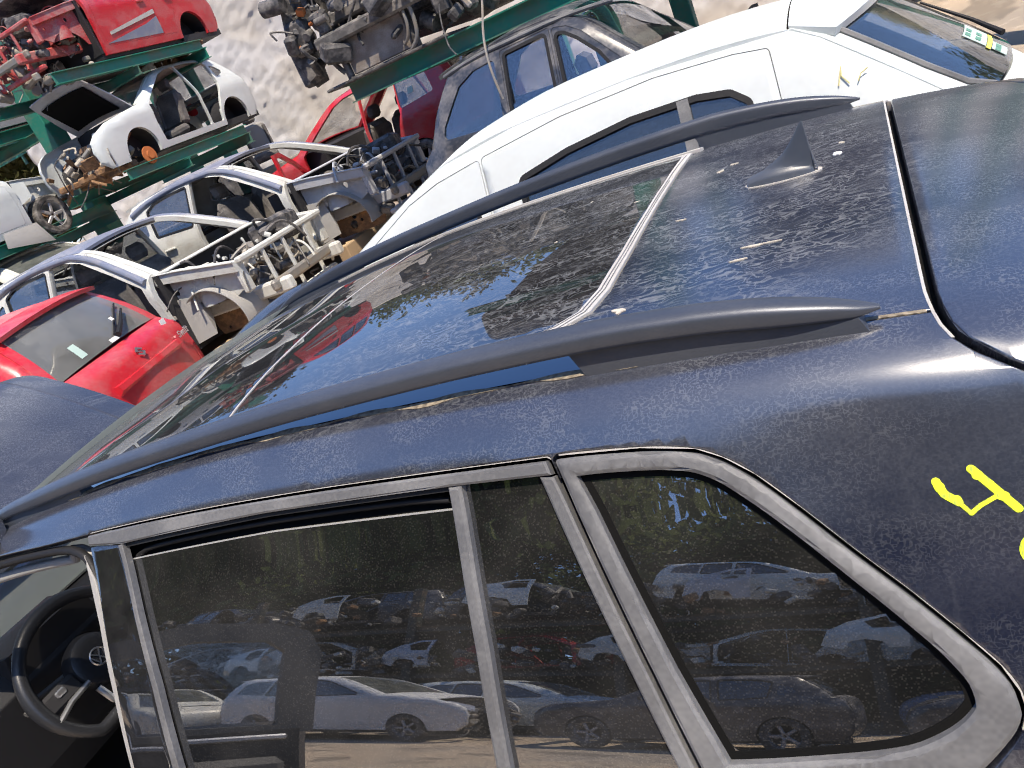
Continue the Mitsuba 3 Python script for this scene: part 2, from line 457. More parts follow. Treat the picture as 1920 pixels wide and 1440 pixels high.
for i, (x, y, s, wh) in enumerate(spots):
    q = i % 3
    nth = sum(1 for q2 in spots[:i] if q2[3] == wh) + 1
    lab = {'behind': 'leafy tree in the wood behind the opposite racks, %s from the left' % ORD[nth - 1],
           'wall': 'green tree beyond the concrete wall, %s from the left' % ORD[nth - 1],
           'corner': 'olive green tree against the sky in the upper left corner',
           'corner2': 'dark green tree at the left edge, lower than the olive one'}[wh]
    t = thing('tree', lab, 'tree', {'behind': 'trees behind the racks opposite', 'wall': 'trees beyond the wall'}.get(wh))
    tw = T().translate([x, y, -.1 if y < 0 else .5]).rotate([0, 0, 1], i * 67.0).scale(s)
    put('trunk', kinds[q][0], 'bark', t, tw=tw)
    put('crown', kinds[q][1], 'leaf_olive' if wh == 'corner' or i % 3 == 1 else 'leaf_dark', t, tw=tw)

# low undergrowth closing the view under the racks opposite
q_ = np.random.default_rng(77)
m_ = 26000
C_ = np.stack([q_.uniform(-34, 26, m_), -19.3 + q_.normal(0, .7, m_), np.abs(q_.normal(0, 1.5, m_))], 1)
u_ = q_.normal(size=(m_, 3))
u_ /= np.linalg.norm(u_, axis=1, keepdims=True)
v_ = np.cross(u_, q_.normal(size=(m_, 3)))
v_ /= np.linalg.norm(v_, axis=1, keepdims=True)
s_ = q_.uniform(.16, .42, (m_, 1))
i_ = np.arange(m_)[:, None] * 4
hk_ = put('undergrowth', trimesh.Trimesh(np.stack([C_ - u_ * s_, C_ + v_ * s_ * .5, C_ + u_ * s_, C_ - v_ * s_ * .5], 1).reshape(-1, 3), np.vstack([i_ + [[0, 1, 2]], i_ + [[0, 2, 3]]]), process=False), 'leaf_dark', None, False)
labels[hk_] = {'label': 'dark green undergrowth below the trees behind the opposite racks', 'category': 'undergrowth', 'kind': 'stuff'}
# ---------------------------------------------------------------- the dark blue estate car
SEC = np.array([(0, 1.462), (.25, 1.4575), (.42, 1.449), (.50, 1.441), (.54, 1.433), (.575, 1.419), (.603, 1.399), (.626, 1.372), (.641, 1.345), (.656, 1.315),
                (.709, 1.22), (.759, 1.12), (.802, 1.02), (.829, .95), (.852, .89), (.866, .84), (.878, .76), (.883, .66), (.878, .48), (.86, .30)])
_sa = np.r_[0, np.cumsum(np.linalg.norm(np.diff(SEC, axis=0), axis=1))]
_SP = PchipInterpolator(_sa, SEC, axis=0)
SMAX = _sa[-1]


def surf(x, s):
    """the car's skin, near side: x along the car, s along the section outward from the roof's centre line"""
    x, s = np.asarray(x, float), np.asarray(s, float)
    yz = _SP(np.clip(np.abs(s), 0, SMAX))
    y, z = yz[..., 0], yz[..., 1]
    f, r, e = np.clip(2.9 - x, 0, None), np.clip(x - 2.9, 0, None), np.clip(x - 3.72, 0, None)
    dz = -.10 * f**2 - .045 * r**2 - .03 * e - .12 * e**2
    w = np.clip((z - 1.0) / .44, 0, 1)
    z = z + dz * (.35 * w + .65 * w**4)
    y = y * (1 - .075 * np.clip(x - 3.3, 0, None)**2)
    return np.stack([x, -np.sign(s + 1e-12) * y, z], -1)


def surf_n(x, s, e=2e-3):
    n = np.cross(surf(x, s + e) - surf(x, s - e), surf(x + e, s) - surf(x - e, s))
    return n / (np.linalg.norm(n, axis=-1, keepdims=True) + 1e-15)


def skin(poly, d=0.0, th=.006, res=(.04, .03), bevel=0.0, far=False, dfun=None):
    """a panel lying on the car's skin: the outline in (x, s), raised by d, th thick, its edge rounded off by bevel"""
    if bevel:
        inner = poly.buffer(-bevel)
        V1, F1 = sheet2d(inner, res)
        V2, F2 = sheet2d(poly.difference(inner), res)
        V, F = np.vstack([V1, V2]), np.vstack([F1, F2 + len(V1)])
        _, idx, inv = np.unique(np.round(V, 5), axis=0, return_index=True, return_inverse=True)
        V, F = V[idx], inv.reshape(-1)[F]
        dist = shapely.distance(poly.boundary, shapely.points(V))
        dd = d - np.where(dist < bevel * .9, bevel * .75, 0)
    else:
        V, F = sheet2d(poly, res)
        dd = np.full(len(V), d)
    if dfun is not None:
        dd = dd + dfun(V[:, 0], V[:, 1])
    P, n = surf(V[:, 0], V[:, 1]), surf_n(V[:, 0], V[:, 1])
    F = F[:, ::-1]
    a = P[F]
    if np.mean(np.einsum('ij,ij->i', np.cross(a[:, 1] - a[:, 0], a[:, 2] - a[:, 0]), n[F[:, 0]])) < 0:
        F = F[:, ::-1]
    m = thick(P + n * dd[:, None], F, P + n * (dd - th)[:, None])
    return mirror_y(m) if far else m


def ribbon(a, b):
    """polygon between two edges given as point lists running the same way"""
    return Polygon(list(a) + list(b)[::-1]).buffer(0)


hero = thing('estate_car', 'dusty dark blue estate car with roof rails and shark fin antenna, filling the foreground', 'car')
gapc = [(3.780, -.02), (3.780, .50), (3.784, .553), (3.792, .586), (3.811, .613), (3.831, .632), (3.850, .646), (3.895, .69), (3.93, .78), (3.945, 1.0), (3.95, 1.62)]
gapi = PchipInterpolator([p[1] for p in gapc], [p[0] for p in gapc])
ss = np.linspace(0, 1.62, 80)
GAPW = .0105

frame_top = ribbon([(2.412, .656), (2.70, .6585), (2.965, .662), (3.2, .6665), (3.334, .669)], [(2.412, .674), (2.503, .684), (2.853, .679), (3.192, .683), (3.338, .687)])
bp_l = [(2.413, .676), (2.423, .781), (2.43, .934), (2.426, 1.08), (2.42, 1.13)]
bp_r = [(2.494, .685), (2.51, .789), (2.527, .937), (2.530, 1.077), (2.53, 1.13)]
bp_e = [(2.505, .685), (2.521, .789), (2.541, .937), (2.546, 1.077), (2.547, 1.13)]
div_l = [(3.185, .684), (3.184, .774), (3.182, .9), (3.173, 1.059), (3.169, 1.13)]
div_r = [(3.205, .684), (3.2045, .776), (3.203, .9), (3.194, 1.058), (3.19, 1.13)]
rf_l = [(3.321, .688), (3.333, .735), (3.391, .934), (3.423, 1.052), (3.441, 1.13)]
rf_r = [(3.340, .690), (3.353, .736), (3.411, .935), (3.442, 1.052), (3.460, 1.13)]
dt_l = [(3.347, .672), (3.3515, .69), (3.363, .737), (3.420, .935), (3.4515, 1.052), (3.468, 1.12)]
dt_r = [(3.369, .692), (3.386, .740), (3.446, .936), (3.482, 1.046)]
dw_out = [(3.349, .669), (3.455, .675), (3.517, .686), (3.545, .700), (3.575, .724), (3.618, .77), (3.662, .821), (3.704, .868), (3.743, .916), (3.769, .951), (3.780, .976), (3.7815, .995), (3.775, 1.011), (3.760, 1.030), (3.735, 1.055), (3.69, 1.085), (3.62, 1.105), (3.54, 1.117)]
dw_in = [(3.375, .692), (3.451, .696), (3.507, .705), (3.532, .717), (3.567, .747), (3.613, .795), (3.657, .846), (3.698, .895), (3.731, .940), (3.744, .968), (3.7455, .985), (3.736, .999), (3.708, 1.019), (3.671, 1.033), (3.60, 1.041), (3.484, 1.047)]
dw_out = [tuple(p) for p in smooth_path(np.array(dw_out), 90)]
dw_in = [tuple(p) for p in smooth_path(np.array(dw_in), 90)]
dpoly = Polygon(dw_out + dt_l[::-1]).buffer(0)
dhole = Polygon(dw_in + dt_r[::-1][1:]).buffer(0)
rdoor_dlo = ribbon([(2.412, .656), (2.965, .662), (3.334, .669), (3.340, .69), (3.353, .736), (3.411, .935), (3.442, 1.052), (3.460, 1.13)], [(2.412, .656), (2.414, .75), (2.42, 1.13)])
fdoor_ap = Polygon([(1.0, .648), (2.06, .640), (2.26, .652), (2.405, .654), (2.41, .70), (2.42, .78), (2.427, .93), (2.425, 1.13), (2.43, 1.40), (2.36, 1.60), (1.2, 1.60), (1.0, 1.3)])
gap_poly = Polygon([(gapi(s), s) for s in ss] + [(6, 1.62), (6, 0)])
arch = Point(3.30, 1.62).buffer(.345)
rdoor_low = Polygon([(2.43, 1.135), (3.46, 1.125), (3.44, 1.20), (3.30, 1.24), (3.10, 1.32), (2.97, 1.45), (2.93, 1.60), (2.44, 1.60)])
rdoor_low = rdoor_low.difference(arch.buffer(.02))
side = Polygon([(1.99, .551), (4.0, .551), (4.0, 1.64), (1.99, 1.64)]).difference(gap_poly)
side = side.difference(rdoor_dlo.buffer(.0055)).difference(dpoly.buffer(.0055)).difference(fdoor_ap).difference(arch).difference(rdoor_low.buffer(.004))
side = max(getattr(side, 'geoms', [side]), key=lambda g: g.area)


def crease(x, s):
    """a soft fold along the shoulder, dying out forward"""
    c = .603 + (x - 3.24) * .07
    return .0022 * np.clip((x - 2.75) / .4, 0, 1) * (np.exp(-((s - c) / .012)**2))


for far in (False, True):
    put('body_side', skin(side, 0, .02, (.03, .022), .0025, far, crease), 'navy_paint', hero, 60)


def xsplit(s):
    return 2.634 + .25 * s * s


S = np.linspace(-.472, .472, 24)
head = Polygon([(1.985, s) for s in S] + [(2.085, s) for s in S[::-1]])
put('roof_header', skin(head, 0, .02), 'roof_gloss', hero, 60)
g1 = Polygon([(2.0905, s) for s in S] + [(xsplit(s) - .003, s) for s in S[::-1]]).buffer(-.002)
put('roof_glass', skin(g1, .001, .006, bevel=.002), 'roof_gloss', hero, 60, label='front glass roof panel mirroring the sky')
rear_out = Polygon([(xsplit(s) + .003, s) for s in S] + [(3.20, .472), (3.28, .458), (3.335, .436), (3.366, .405), (3.380, .34), (3.384, .2), (3.385, 0), (3.384, -.2), (3.382, -.40), (3.38, -.462), (3.37, -.472)])
rear_in = Polygon([(xsplit(s) + .003, s) for s in S] + [(3.19, .472), (3.26, .456), (3.315, .430), (3.345, .399), (3.360, .335), (3.366, .2), (3.3685, 0), (3.367, -.2), (3.363, -.40), (3.359, -.448), (3.34, -.4585), (3.0, -.462)])
rear_in = rear_in.intersection(rear_out)
put('roof_glass', skin(rear_in.buffer(-.001), .001, .006, bevel=.002), 'roof_gloss', hero, 60, label='rear glass roof panel covered in dried rain marks')
seal = rear_out.difference(rear_in).intersection(sbox(2.7, -.6, 3.6, .6))
seal = max(getattr(seal, 'geoms', [seal]), key=lambda g: g.area)
roof_rear = Polygon([(3.15, -.549), (3.15, .549)] + [(gapi(abs(s)), s) for s in np.linspace(.549, -.549, 40)]).difference(rear_out.buffer(.0012)).difference(sbox(3.0, .473, 3.4015, .6)).difference(sbox(3.0, -.6, 3.4015, -.473))
roof_rear = max(getattr(roof_rear, 'geoms', [roof_rear]), key=lambda g: g.area)
put('roof_panel', skin(roof_rear, 0, .02, (.04, .03), .002), 'navy_paint', hero, 60)
put('roof_seal', skin(seal, .003, .01, (.03, .02)), 'seal_trim', hero, 30, label='pale curved seal behind the glass roof')
for q in (.003, -.003):
    put('seal_groove', skin(ribbon([(x, s) for x, s in [(3.19, .472), (3.26, .457), (3.318, .432), (3.3505, .40), (3.366, .337), (3.372, .2), (3.3745, 0), (3.373, -.2), (3.37, -.44)]],
                                   [(x + .0012, s) for x, s in [(3.19, .472), (3.26, .457), (3.318, .432), (3.3505, .40), (3.366, .337), (3.372, .2), (3.3745, 0), (3.373, -.2), (3.37, -.44)]]).buffer(.0004) if q > 0 else
        ribbon([(3.26, .4635), (3.323, .439), (3.357, .404), (3.3725, .338), (3.3775, .2), (3.379, 0), (3.3775, -.2)], [(3.2608, .4643), (3.324, .44), (3.358, .4045), (3.3735, .338), (3.3785, .2), (3.38, 0), (3.3785, -.2)]).buffer(.0003),
        .0038, .004, (.03, .02)), 'trim_black', hero, False)
sm = Polygon([(xsplit(s) - .0022, s) for s in S] + [(xsplit(s) + .0022, s) for s in S[::-1]])
put('roof_seam', skin(sm, .0016, .004, (.02, .03)), 'seal_trim', hero, False, label='thin seam between the two glass roof panels')
for far in (False, True):
    put('roof_moulding', skin(Polygon([(1.985, .474), (3.400, .474), (3.400, .549), (1.985, .549)]), -.001, .02), 'gloss_strip', hero, 60, tw=None) if not far else \
        put('roof_moulding', skin(Polygon([(1.985, .474), (3.400, .474), (3.400, .549), (1.985, .549)]), -.001, .02, far=True), 'gloss_strip', hero, 60)
put('roof_trim', skin(Polygon([(2.30, .476), (3.396, .476), (3.400, .496), (2.30, .490)]), .006, .01, far=True), 'seal_trim', hero, False, label='trim strip along the far edge of the glass roof, sun glint painted pale')  # pale colour carries the sun's reflection on the far trim
put('roof_trim', skin(Polygon([(2.10, .4745), (3.21, .4745), (3.21, .4785), (2.10, .4785)]), .004, .006), 'seal_trim', hero, False)
# grit caught between rail and roof edge
gr = Polygon([(2.30 + t, .5515 + .003 * math.sin(t * 40)) for t in np.linspace(0, 1.34, 60)] + [(2.30 + t, .559 + .0035 * math.sin(t * 23 + 1) + .002 * math.sin(t * 61)) for t in np.linspace(1.34, 0, 60)]).buffer(0)
put('grit_line', skin(gr, .0016, .003, (.02, .01)), 'grit', hero, False, kind='stuff')


def loft(secs, close=True):
    """closed tube from rings with equal counts"""
    n, m = len(secs[0]), len(secs)
    V = np.concatenate(secs)
    F = []
    for i in range(m - 1):
        for j in range(n):
            a, b = i * n + j, i * n + (j + 1) % n
            F += [(a, b, b + n), (a, b + n, a + n)]
    if close:
        V = np.vstack([V, secs[0].mean(0), secs[-1].mean(0)])
        c0, c1, k = len(V) - 2, len(V) - 1, (m - 1) * n
        for j in range(n):
            F += [(c0, (j + 1) % n, j), (c1, k + j, k + (j + 1) % n)]
    t = trimesh.Trimesh(V, F, process=False)
    if t.volume < 0:
        t.invert()
    return t


rail_top = PchipInterpolator([1.93, 2.06, 2.20, 2.40, 2.61, 2.98, 3.20, 3.41, 3.52, 3.605, 3.68, 3.735], [1.342, 1.400, 1.423, 1.447, 1.463, 1.4805, 1.4835, 1.4795, 1.471, 1.459, 1.440, 1.4185])
rail_th = PchipInterpolator([1.93, 2.1, 2.4, 3.3, 3.6, 3.70, 3.735], [.010, .022, .029, .029, .029, .018, .004])
rail_w = PchipInterpolator([1.93, 2.1, 2.4, 3.4, 3.62, 3.71, 3.735], [.016, .032, .040, .040, .036, .022, .006])
ang = np.linspace(0, 2 * np.pi, 29)[:-1]


def rail_mesh(far):
    secs = []
    for x in np.r_[np.linspace(1.93, 3.5, 44), np.linspace(3.53, 3.735, 22)]:
        t, w, z = rail_th(x), rail_w(x), rail_top(x)
        if far:
            k = np.clip(min(x - 1.95, 3.74 - x) / .3, 0, 1)
            z, t = z + .013 * k, t + .013 * k
        c, s = np.cos(ang), np.sin(ang)
        px = np.sign(c) * np.abs(c)**.62 * w / 2
        pz = np.sign(s) * np.abs(s)**.62 * t / 2
        secs.append(np.stack([np.full(28, x), -.549 + px + .004 * (1 - t / .029), z - t / 2 + pz - .10 * np.abs(px) * (px < 0) * 2], 1))
    m = loft(secs)
    return mirror_y(m) if far else m


def foot_mesh(x0, x1, far, lean):
    secs = []
    for x in np.linspace(x0, x1, 16):
        zb, zt = float(surf(x, .549)[2]) - .01, float(rail_top(x) - rail_th(x)) + .004
        zt = max(zt, zb + .004)
        f = (zt - zb) * lean
        secs.append(np.array([(x + f * 0, -.560, zb), (x + f, -.557, zt - .006), (x + f, -.553, zt), (x + f, -.536, zt), (x, -.532, zb)]))
    m = loft(secs)
    return mirror_y(m) if far else m


for far in (False, True):
    k = put('roof_rail', rail_mesh(far), 'rail_satin', hero, 50)
    put('foot', foot_mesh(3.395, 3.722, far, -.35), 'rail_satin', k, 30)
    put('foot', foot_mesh(1.98, 2.345, far, .1), 'rail_satin', k, 30)

# rear door and quarter window, near side; plain copies on the far side
for far in (False, True):
    d = hero + '__' + ('rear_door' if not far else 'rear_door_001')
    put('window_frame', skin(frame_top, .005, .012, (.03, .01), .003, far), 'trim_black', d, 30)
    put('pillar_cover', skin(ribbon(bp_l, bp_r), .003, .012, (.03, .03), .003, far), 'pillar_gloss', d, 40)
    put('pillar_edge', skin(ribbon(bp_r, bp_e), .004, .012, (.03, .03), .002, far), 'trim_black', d, 40)
    put('divider_bar', skin(ribbon(div_l, div_r), .004, .014, (.03, .01), .0045, far), 'trim_black', d, 30)
    put('rear_frame', skin(ribbon(rf_l, rf_r), .003, .016, (.03, .01), .003, far), 'trim_black', d, 30)
    pane = ribbon([(2.500, .7165), (2.845, .711), (3.188, .7165)], [(2.54, 1.13), (3.18, 1.13)]).buffer(.0)
    put('window_pane', skin(pane, -.012, .004, (.03, .02), far=far), 'privacy_glass', d, 60, label=None if far else 'lowered rear door window mirroring the scrapyard opposite')
    put('pane_edge', skin(ribbon([(2.504, .7135), (2.845, .7085), (3.184, .7135)], [(2.504, .7160), (2.845, .7108), (3.184, .7160)]), -.0115, .005, (.03, .01), far=far), 'bright_edge', d, False)
    put('quarter_pane', skin(ribbon([(3.200, .684), (3.198, .9), (3.187, 1.13)], [(3.328, .684), (3.397, .934), (3.447, 1.13)]), -.010, .004, (.02, .02), far=far), 'privacy_glass', d, 60)
    put('seal', skin(ribbon([(2.50, .684), (2.853, .679), (3.19, .683)], [(2.50, .692), (2.853, .686), (3.19, .690)]), -.004, .01, (.03, .01), far=far), 'rubber', d, 40)
    hz = [(2.51, .712), (2.535, .703), (2.60, .699), (2.85, .6955), (3.10, .698), (3.17, .703)]
    m = tube([surf(x, s) - surf_n(x, s) * .020 for x, s in smooth_path(np.array(hz), 24)], .0045, 8)
    put('inner_seal', mirror_y(m) if far else m, 'rubber', d, 50)
    put('door_skin', skin(rdoor_low, .001, .02, (.06, .04), .003, far), 'navy_paint', d, 60)
    put('handle', (lambda m: mirror_y(m) if far else m)(bx(3.16, -.889, .80, .17, .03, .035, .01)), 'navy_paint', d, 30)
    q = hero + '__' + ('quarter_window' if not far else 'quarter_window_001')
    put('frame', skin(dpoly.difference(dhole.buffer(-.001)), .006, .016, (.02, .02), .005, far), 'trim_black', q, 30)
    put('pane', skin(dhole.buffer(.001), -.010, .004, (.02, .02), far=far), 'privacy_glass', q, 60)
    inner = dhole.difference(dhole.buffer(-.010))
    put('black_border', skin(inner, -.0085, .003, (.02, .02), far=far), 'black_void', q, False)
    # thin pale sealing lips in the gap round the frames
    lip = LineString([(2.412, .6505), (2.965, .6565), (3.334, .6635), (3.341, .668)]).buffer(.0011)
    put('seal_lip', skin(lip, -.002, .004, (.05, .01), far=far), 'seal_trim', d, False)
    lip = LineString([(3.352, .6635), (3.455, .669), (3.52, .680), (3.549, .695), (3.58, .7195), (3.623, .7655), (3.667, .8165), (3.709, .8635), (3.748, .9115), (3.774, .947), (3.7855, .975), (3.787, .995), (3.78, 1.014)]).buffer(.0012)
    put('seal_lip', skin(lip, -.0015, .004, (.05, .02), far=far), 'seal_trim', q, False)
# black backing added to block light behind gaps, and the front door opening's jamb
shell = Polygon([(2.43, -1.25), (3.93, -1.25), (3.93, 1.25), (2.43, 1.25)])
put('added_backing', skin(shell, -.030, .004, (.06, .03)), 'black_void', hero, 60)
put('added_backing', skin(Polygon([(2.0, -.645), (2.425, -.645), (2.425, .645), (2.0, .645)]), -.026, .004, (.06, .03)), 'interior_dark', hero, 60)
put('added_backing', skin(Polygon([(2.43, 1.2), (3.95, 1.2), (3.95, 1.66), (2.43, 1.66)]), -.05, .004, (.1, .1)), 'black_void', hero, 60)
jam = [(1.9, .655), (2.06, .657), (2.20, .662), (2.32, .672), (2.375, .70), (2.398, .76), (2.408, .86), (2.412, 1.0), (2.41, 1.15)]
jp = smooth_path(np.array(jam), 40)
for far in (False, True):
    m1 = tube([surf(x, s) - surf_n(x, s) * .016 for x, s in jp], .0085, 10)
    m2 = tube([surf(x, s + .022 if x < 2.3 else s) - surf_n(x, s) * .045 - np.array([.022 if x >= 2.3 else 0.0, 0, 0]) for x, s in jp], [.010] * 40, 10)
    lin = skin(Polygon([(2.374, .69), (2.40, .74), (2.414, .80), (2.421, .95), (2.418, 1.14), (2.402, 1.14), (2.404, .95), (2.398, .82), (2.385, .745)]), -.006, .03, (.02, .02), .003)
    put('door_seal', mirror_y(m1) if far else m1, 'rubber', hero, 60)
    put('roof_lining_edge', mirror_y(m2) if far else m2, 'grey_lining' if not far else 'interior_grey', hero, 60)
    put('pillar_lining', mirror_y(lin) if far else lin, 'grey_lining', hero, 40)

for far in (False, True):
    put('seam_filler', skin(Polygon([(3.700, .5478), (3.777, .5478), (3.777, .5525), (3.700, .5525)]), .0012, .006, (.02, .01), far=far), 'grit', hero, False)
# tailgate
xe = lambda s: 4.075 - .36 * s * s
S2 = np.linspace(-.60, .60, 41)
gsx = lambda s: float(gapi(abs(s))) + GAPW
S4 = np.linspace(-1.3, 1.3, 110)
xr = lambda s: float(xe(s)) if abs(s) < .6 else max(float(xe(.6)), gsx(s) + .05) + .03 * (abs(s) - .6)
tg = Polygon([(gsx(s), s) for s in S4] + [(xr(s), s) for s in S4[::-1]]).buffer(0)
put('spoiler', skin(tg, 0, .02, (.03, .03), .003), 'navy_paint', hero + '__tailgate', 60)
put('spoiler_lip', skin(Polygon([(xe(s) + .006, s) for s in S2] + [(xe(s) + .05, s) for s in S2[::-1]]), -.001, .02, (.03, .03), .003), 'navy_paint', hero + '__tailgate', 60)
for far in (False, True):
    put('gap_lining', skin(Polygon([(gapi(s) - .02, s) for s in ss[:70]] + [(gapi(s) + .03, s) for s in ss[:70][::-1]]), -.022, .004, (.04, .03), far=far), 'black_void', hero, 60)
    put('gap_lip', skin(Polygon([(gapi(s) - .0028, s) for s in ss[:30]] + [(gapi(s) + .0005, s) for s in ss[:30][::-1]]), .0006, .003, (.03, .03), far=far), 'seal_trim', hero, False)
put('rear_window', trimesh.convex.convex_hull(np.array([(4.09, -.50, 1.34), (4.09, .5, 1.34), (4.25, -.6, 1.0), (4.25, .6, 1.0), (3.92, -.5, 1.34), (3.92, .5, 1.34), (3.95, -.6, 1.0), (3.95, .6, 1.0)])), 'privacy_glass', hero + '__tailgate', 20)
put('tail_panel', trimesh.convex.convex_hull(np.array([(4.26, -.66, 1.0), (4.26, .66, 1.0), (4.36, -.70, .75), (4.36, .70, .75), (4.34, -.72, .35), (4.34, .72, .35), (3.93, -.80, 1.0), (3.93, .80, 1.0), (3.93, -.84, .3), (3.93, .84, .3)])), 'navy_paint', hero + '__tailgate', 20)

# shark fin antenna
secs = []
for t in np.r_[np.linspace(0, .9, 18), .93, .945, .955, .965, .975, .985, 1.0]:
    x = 3.553 + .112 * t
    base = .0215 * math.sin(math.pi * min(1, .18 + .72 * t))**.7 * (1 if t < .9 else 1 - (t - .9) * 3)
    ht = np.interp(t, [0, .08, .2, .4, .58, .70, .80, .90, .93, .955, .966, .985, 1.0], [.004, .014, .022, .031, .043, .056, .069, .084, .088, .086, .046, .027, .012])
    z0 = float(surf(x, 0.0)[2]) - .002
    ys, zs = [], []
    hm = .025 * math.sin(math.pi * min(1, .16 + .70 * t))**.7 * (1 if t < .93 else 1 - (t - .93) * 7)
    for v in np.linspace(-1, 1, 27):
        a = abs(v)**1.7
        mound = hm * math.sqrt(max(0, 1 - a * a))
        bw = .0065 + .011 * (1 - ht / .09)
        blade = ht * max(0, 1 - (a * base / bw)**2.2) if ht > .026 else 0
        fil = .012 * math.exp(-((a * base / (bw * 1.2))**2)) * (ht > .03)
        ys.append(math.copysign(base * a, v))
        zs.append(z0 + max(mound, blade, mound * .6 + fil))
    secs.append(np.stack([np.full(27, x), ys, zs], 1))
dusty('antenna_paint', (.045, .055, .075), .38, .5, amount=.04)
ant = hero + '__antenna'
put('fin', loft(secs), 'antenna_paint', ant, 60)
put('seal', skin(Polygon([(3.546, 0)] + [(3.553 + .112 * t, .0232 * math.sin(math.pi * min(1, .18 + .72 * t))**.7 + .0015) for t in np.linspace(0, 1, 12)] + [(3.671, .006), (3.671, -.006)] + [(3.553 + .112 * t, -.0232 * math.sin(math.pi * min(1, .18 + .72 * t))**.7 - .0015) for t in np.linspace(1, 0, 12)]), .002, .004, (.02, .02)), 'seal_trim', ant, False)


# droppings, scuffs and chalky patches on the roof; yellow numbers on the rear pillar
def blot(cx, cs, r, seed, stretch=1.0, wob=.45):
    q = np.random.default_rng(seed)
    a = np.linspace(0, 2 * np.pi, 22)[:-1]
    f = 1 + wob * sum(q.normal() / (k + 1) * np.cos(k * a + q.uniform(0, 6)) for k in range(2, 6))
    return Polygon(np.stack([cx + r * stretch * f * np.cos(a), cs + r * f * np.sin(a)], 1)).buffer(0)


for cx, cs, r, sd, st, mt, lb in [(3.694, -.076, .010, 1, .7, 'bird_white', 'white bird dropping behind the antenna'), (3.484, -.165, .006, 3, .8, 'bird_tan', 'chalky smear in front of the antenna'),
                                  (3.59, .295, .0026, 4, 8.0, 'bird_tan', None), (3.566, .335, .0022, 5, 5.0, 'bird_tan', None), (3.20, .035, .0025, 6, 1.2, 'bird_tan', None),
                                  (3.203, -.217, .0035, 8, .8, 'bird_tan', None), (3.411, .420, .007, 9, 1.2, 'bird_tan', None), (3.70, -.15, .004, 10, 1.2, 'bird_tan', None), (3.505, -.20, .0025, 11, 3.0, 'bird_tan', None), (3.62, -.02, .002, 12, 1.0, 'bird_tan', None), (3.45, .10, .002, 13, 3.0, 'bird_tan', None), (3.33, -.10, .002, 14, 3.0, 'bird_tan', None)]:
    put('dropping', skin(blot(cx, cs, r, sd, st, wob=.75), .0015, .002, (.02, .02)), mt, hero, False, label=lb)
four = [LineString([(3.752, .754), (3.757, .768), (3.768, .778)]).buffer(.0042), LineString([(3.768, .778), (3.777, .791), (3.786, .784), (3.802, .776)]).buffer(.0022),
        LineString([(3.785, .745), (3.797, .762), (3.817, .791)]).buffer(.0042), blot(3.754, .760, .0062, 51, .8, .3), blot(3.789, .752, .0058, 52, .8, .3), blot(3.806, .776, .0052, 53, 1.2, .3), blot(3.766, .775, .0045, 54, 1.2, .3)]
for g in four[1:]:
    four[0] = four[0].union(g)
put('yellow_number', skin(four[0], .0014, .0018, (.02, .01)), 'yellow_marker', hero, False, label='yellow hand painted figure four on the rear pillar')
put('yellow_number', skin(Point(3.829, .835).buffer(.019).difference(Point(3.829, .835).buffer(.0155)), .0014, .0018, (.02, .01)), 'yellow_marker', hero, False, label='yellow hand painted ring at the right edge')

# windscreen, pillars, dashboard, steering wheel
def quad_sheet(fn, nu, nv, th):
    u, v = np.meshgrid(np.linspace(0, 1, nu), np.linspace(0, 1, nv), indexing='ij')
    P = fn(u.ravel(), v.ravel())
    i, j = np.meshgrid(np.arange(nu - 1), np.arange(nv - 1), indexing='ij')
    a = (i * nv + j).ravel()
    F = np.vstack([np.stack([a, a + nv, a + nv + 1], 1), np.stack([a, a + nv + 1, a + 1], 1)])
    return solidify(P, F, th)


def wind(u, v):
    half = .565 + .12 * (1 - u)
    y = (2 * v - 1) * half
    bow = .16 * (y / .7)**2
    return np.stack([1.10 + .89 * u + bow * .5, y, 1.02 + .375 * u - .10 * (u * (u - 1)) * 1.2 - .02 * (y / .6)**2], 1)


uu, vv = np.meshgrid(np.linspace(0, 1, 12), np.linspace(0, 1, 14), indexing='ij')
P = wind(uu.ravel(), vv.ravel())
i, j = np.meshgrid(np.arange(11), np.arange(13), indexing='ij')
a = (i * 14 + j).ravel()
put('windscreen', trimesh.Trimesh(P, np.vstack([np.stack([a, a + 14, a + 15], 1), np.stack([a, a + 15, a + 1], 1)]), process=False), 'dusty_screen', hero, True)
for sg in (-1, 1):
    put('windscreen_pillar', tube(smooth_path([(1.08, sg * .74, .99), (1.5, sg * .675, 1.21), (1.99, sg * .605, 1.372), (2.08, sg * .60, 1.385)], 14), .035, 10), 'navy_paint', hero, 60)
    put('fender', solidify(*(lambda V, F: (np.stack([V[:, 0], np.full(len(V), sg * .87) - sg * .10 * np.clip((.55 - V[:, 0]) / .5, 0, 1)**2 - sg * .05 * np.clip((V[:, 1] - .7) / .3, 0, 1)**2, V[:, 1]], 1), F if sg < 0 else F[:, ::-1]))(
        *sheet2d(Polygon([(.08, .3), (1.24, .3), (1.24, .98), (.7, .93), (.25, .80), (.08, .66)]).difference(Point(.90, .31).buffer(.345)), .06)), .02), 'navy_paint', hero, 40)
put('front_bumper', trimesh.convex.convex_hull(np.array([(.02, -.5, .3), (.02, .5, .3), (-.05, -.4, .5), (-.05, .4, .5), (.10, -.76, .3), (.10, .76, .3), (.10, -.76, .66), (.10, .76, .66), (.2, -.6, .78), (.2, .6, .78)])), 'navy_paint', hero, 30)
put('engine_cover', bx(.66, 0, .62, .9, 1.5, .35, .04), 'engine_dark', hero, 30)
th = math.radians(34.5)


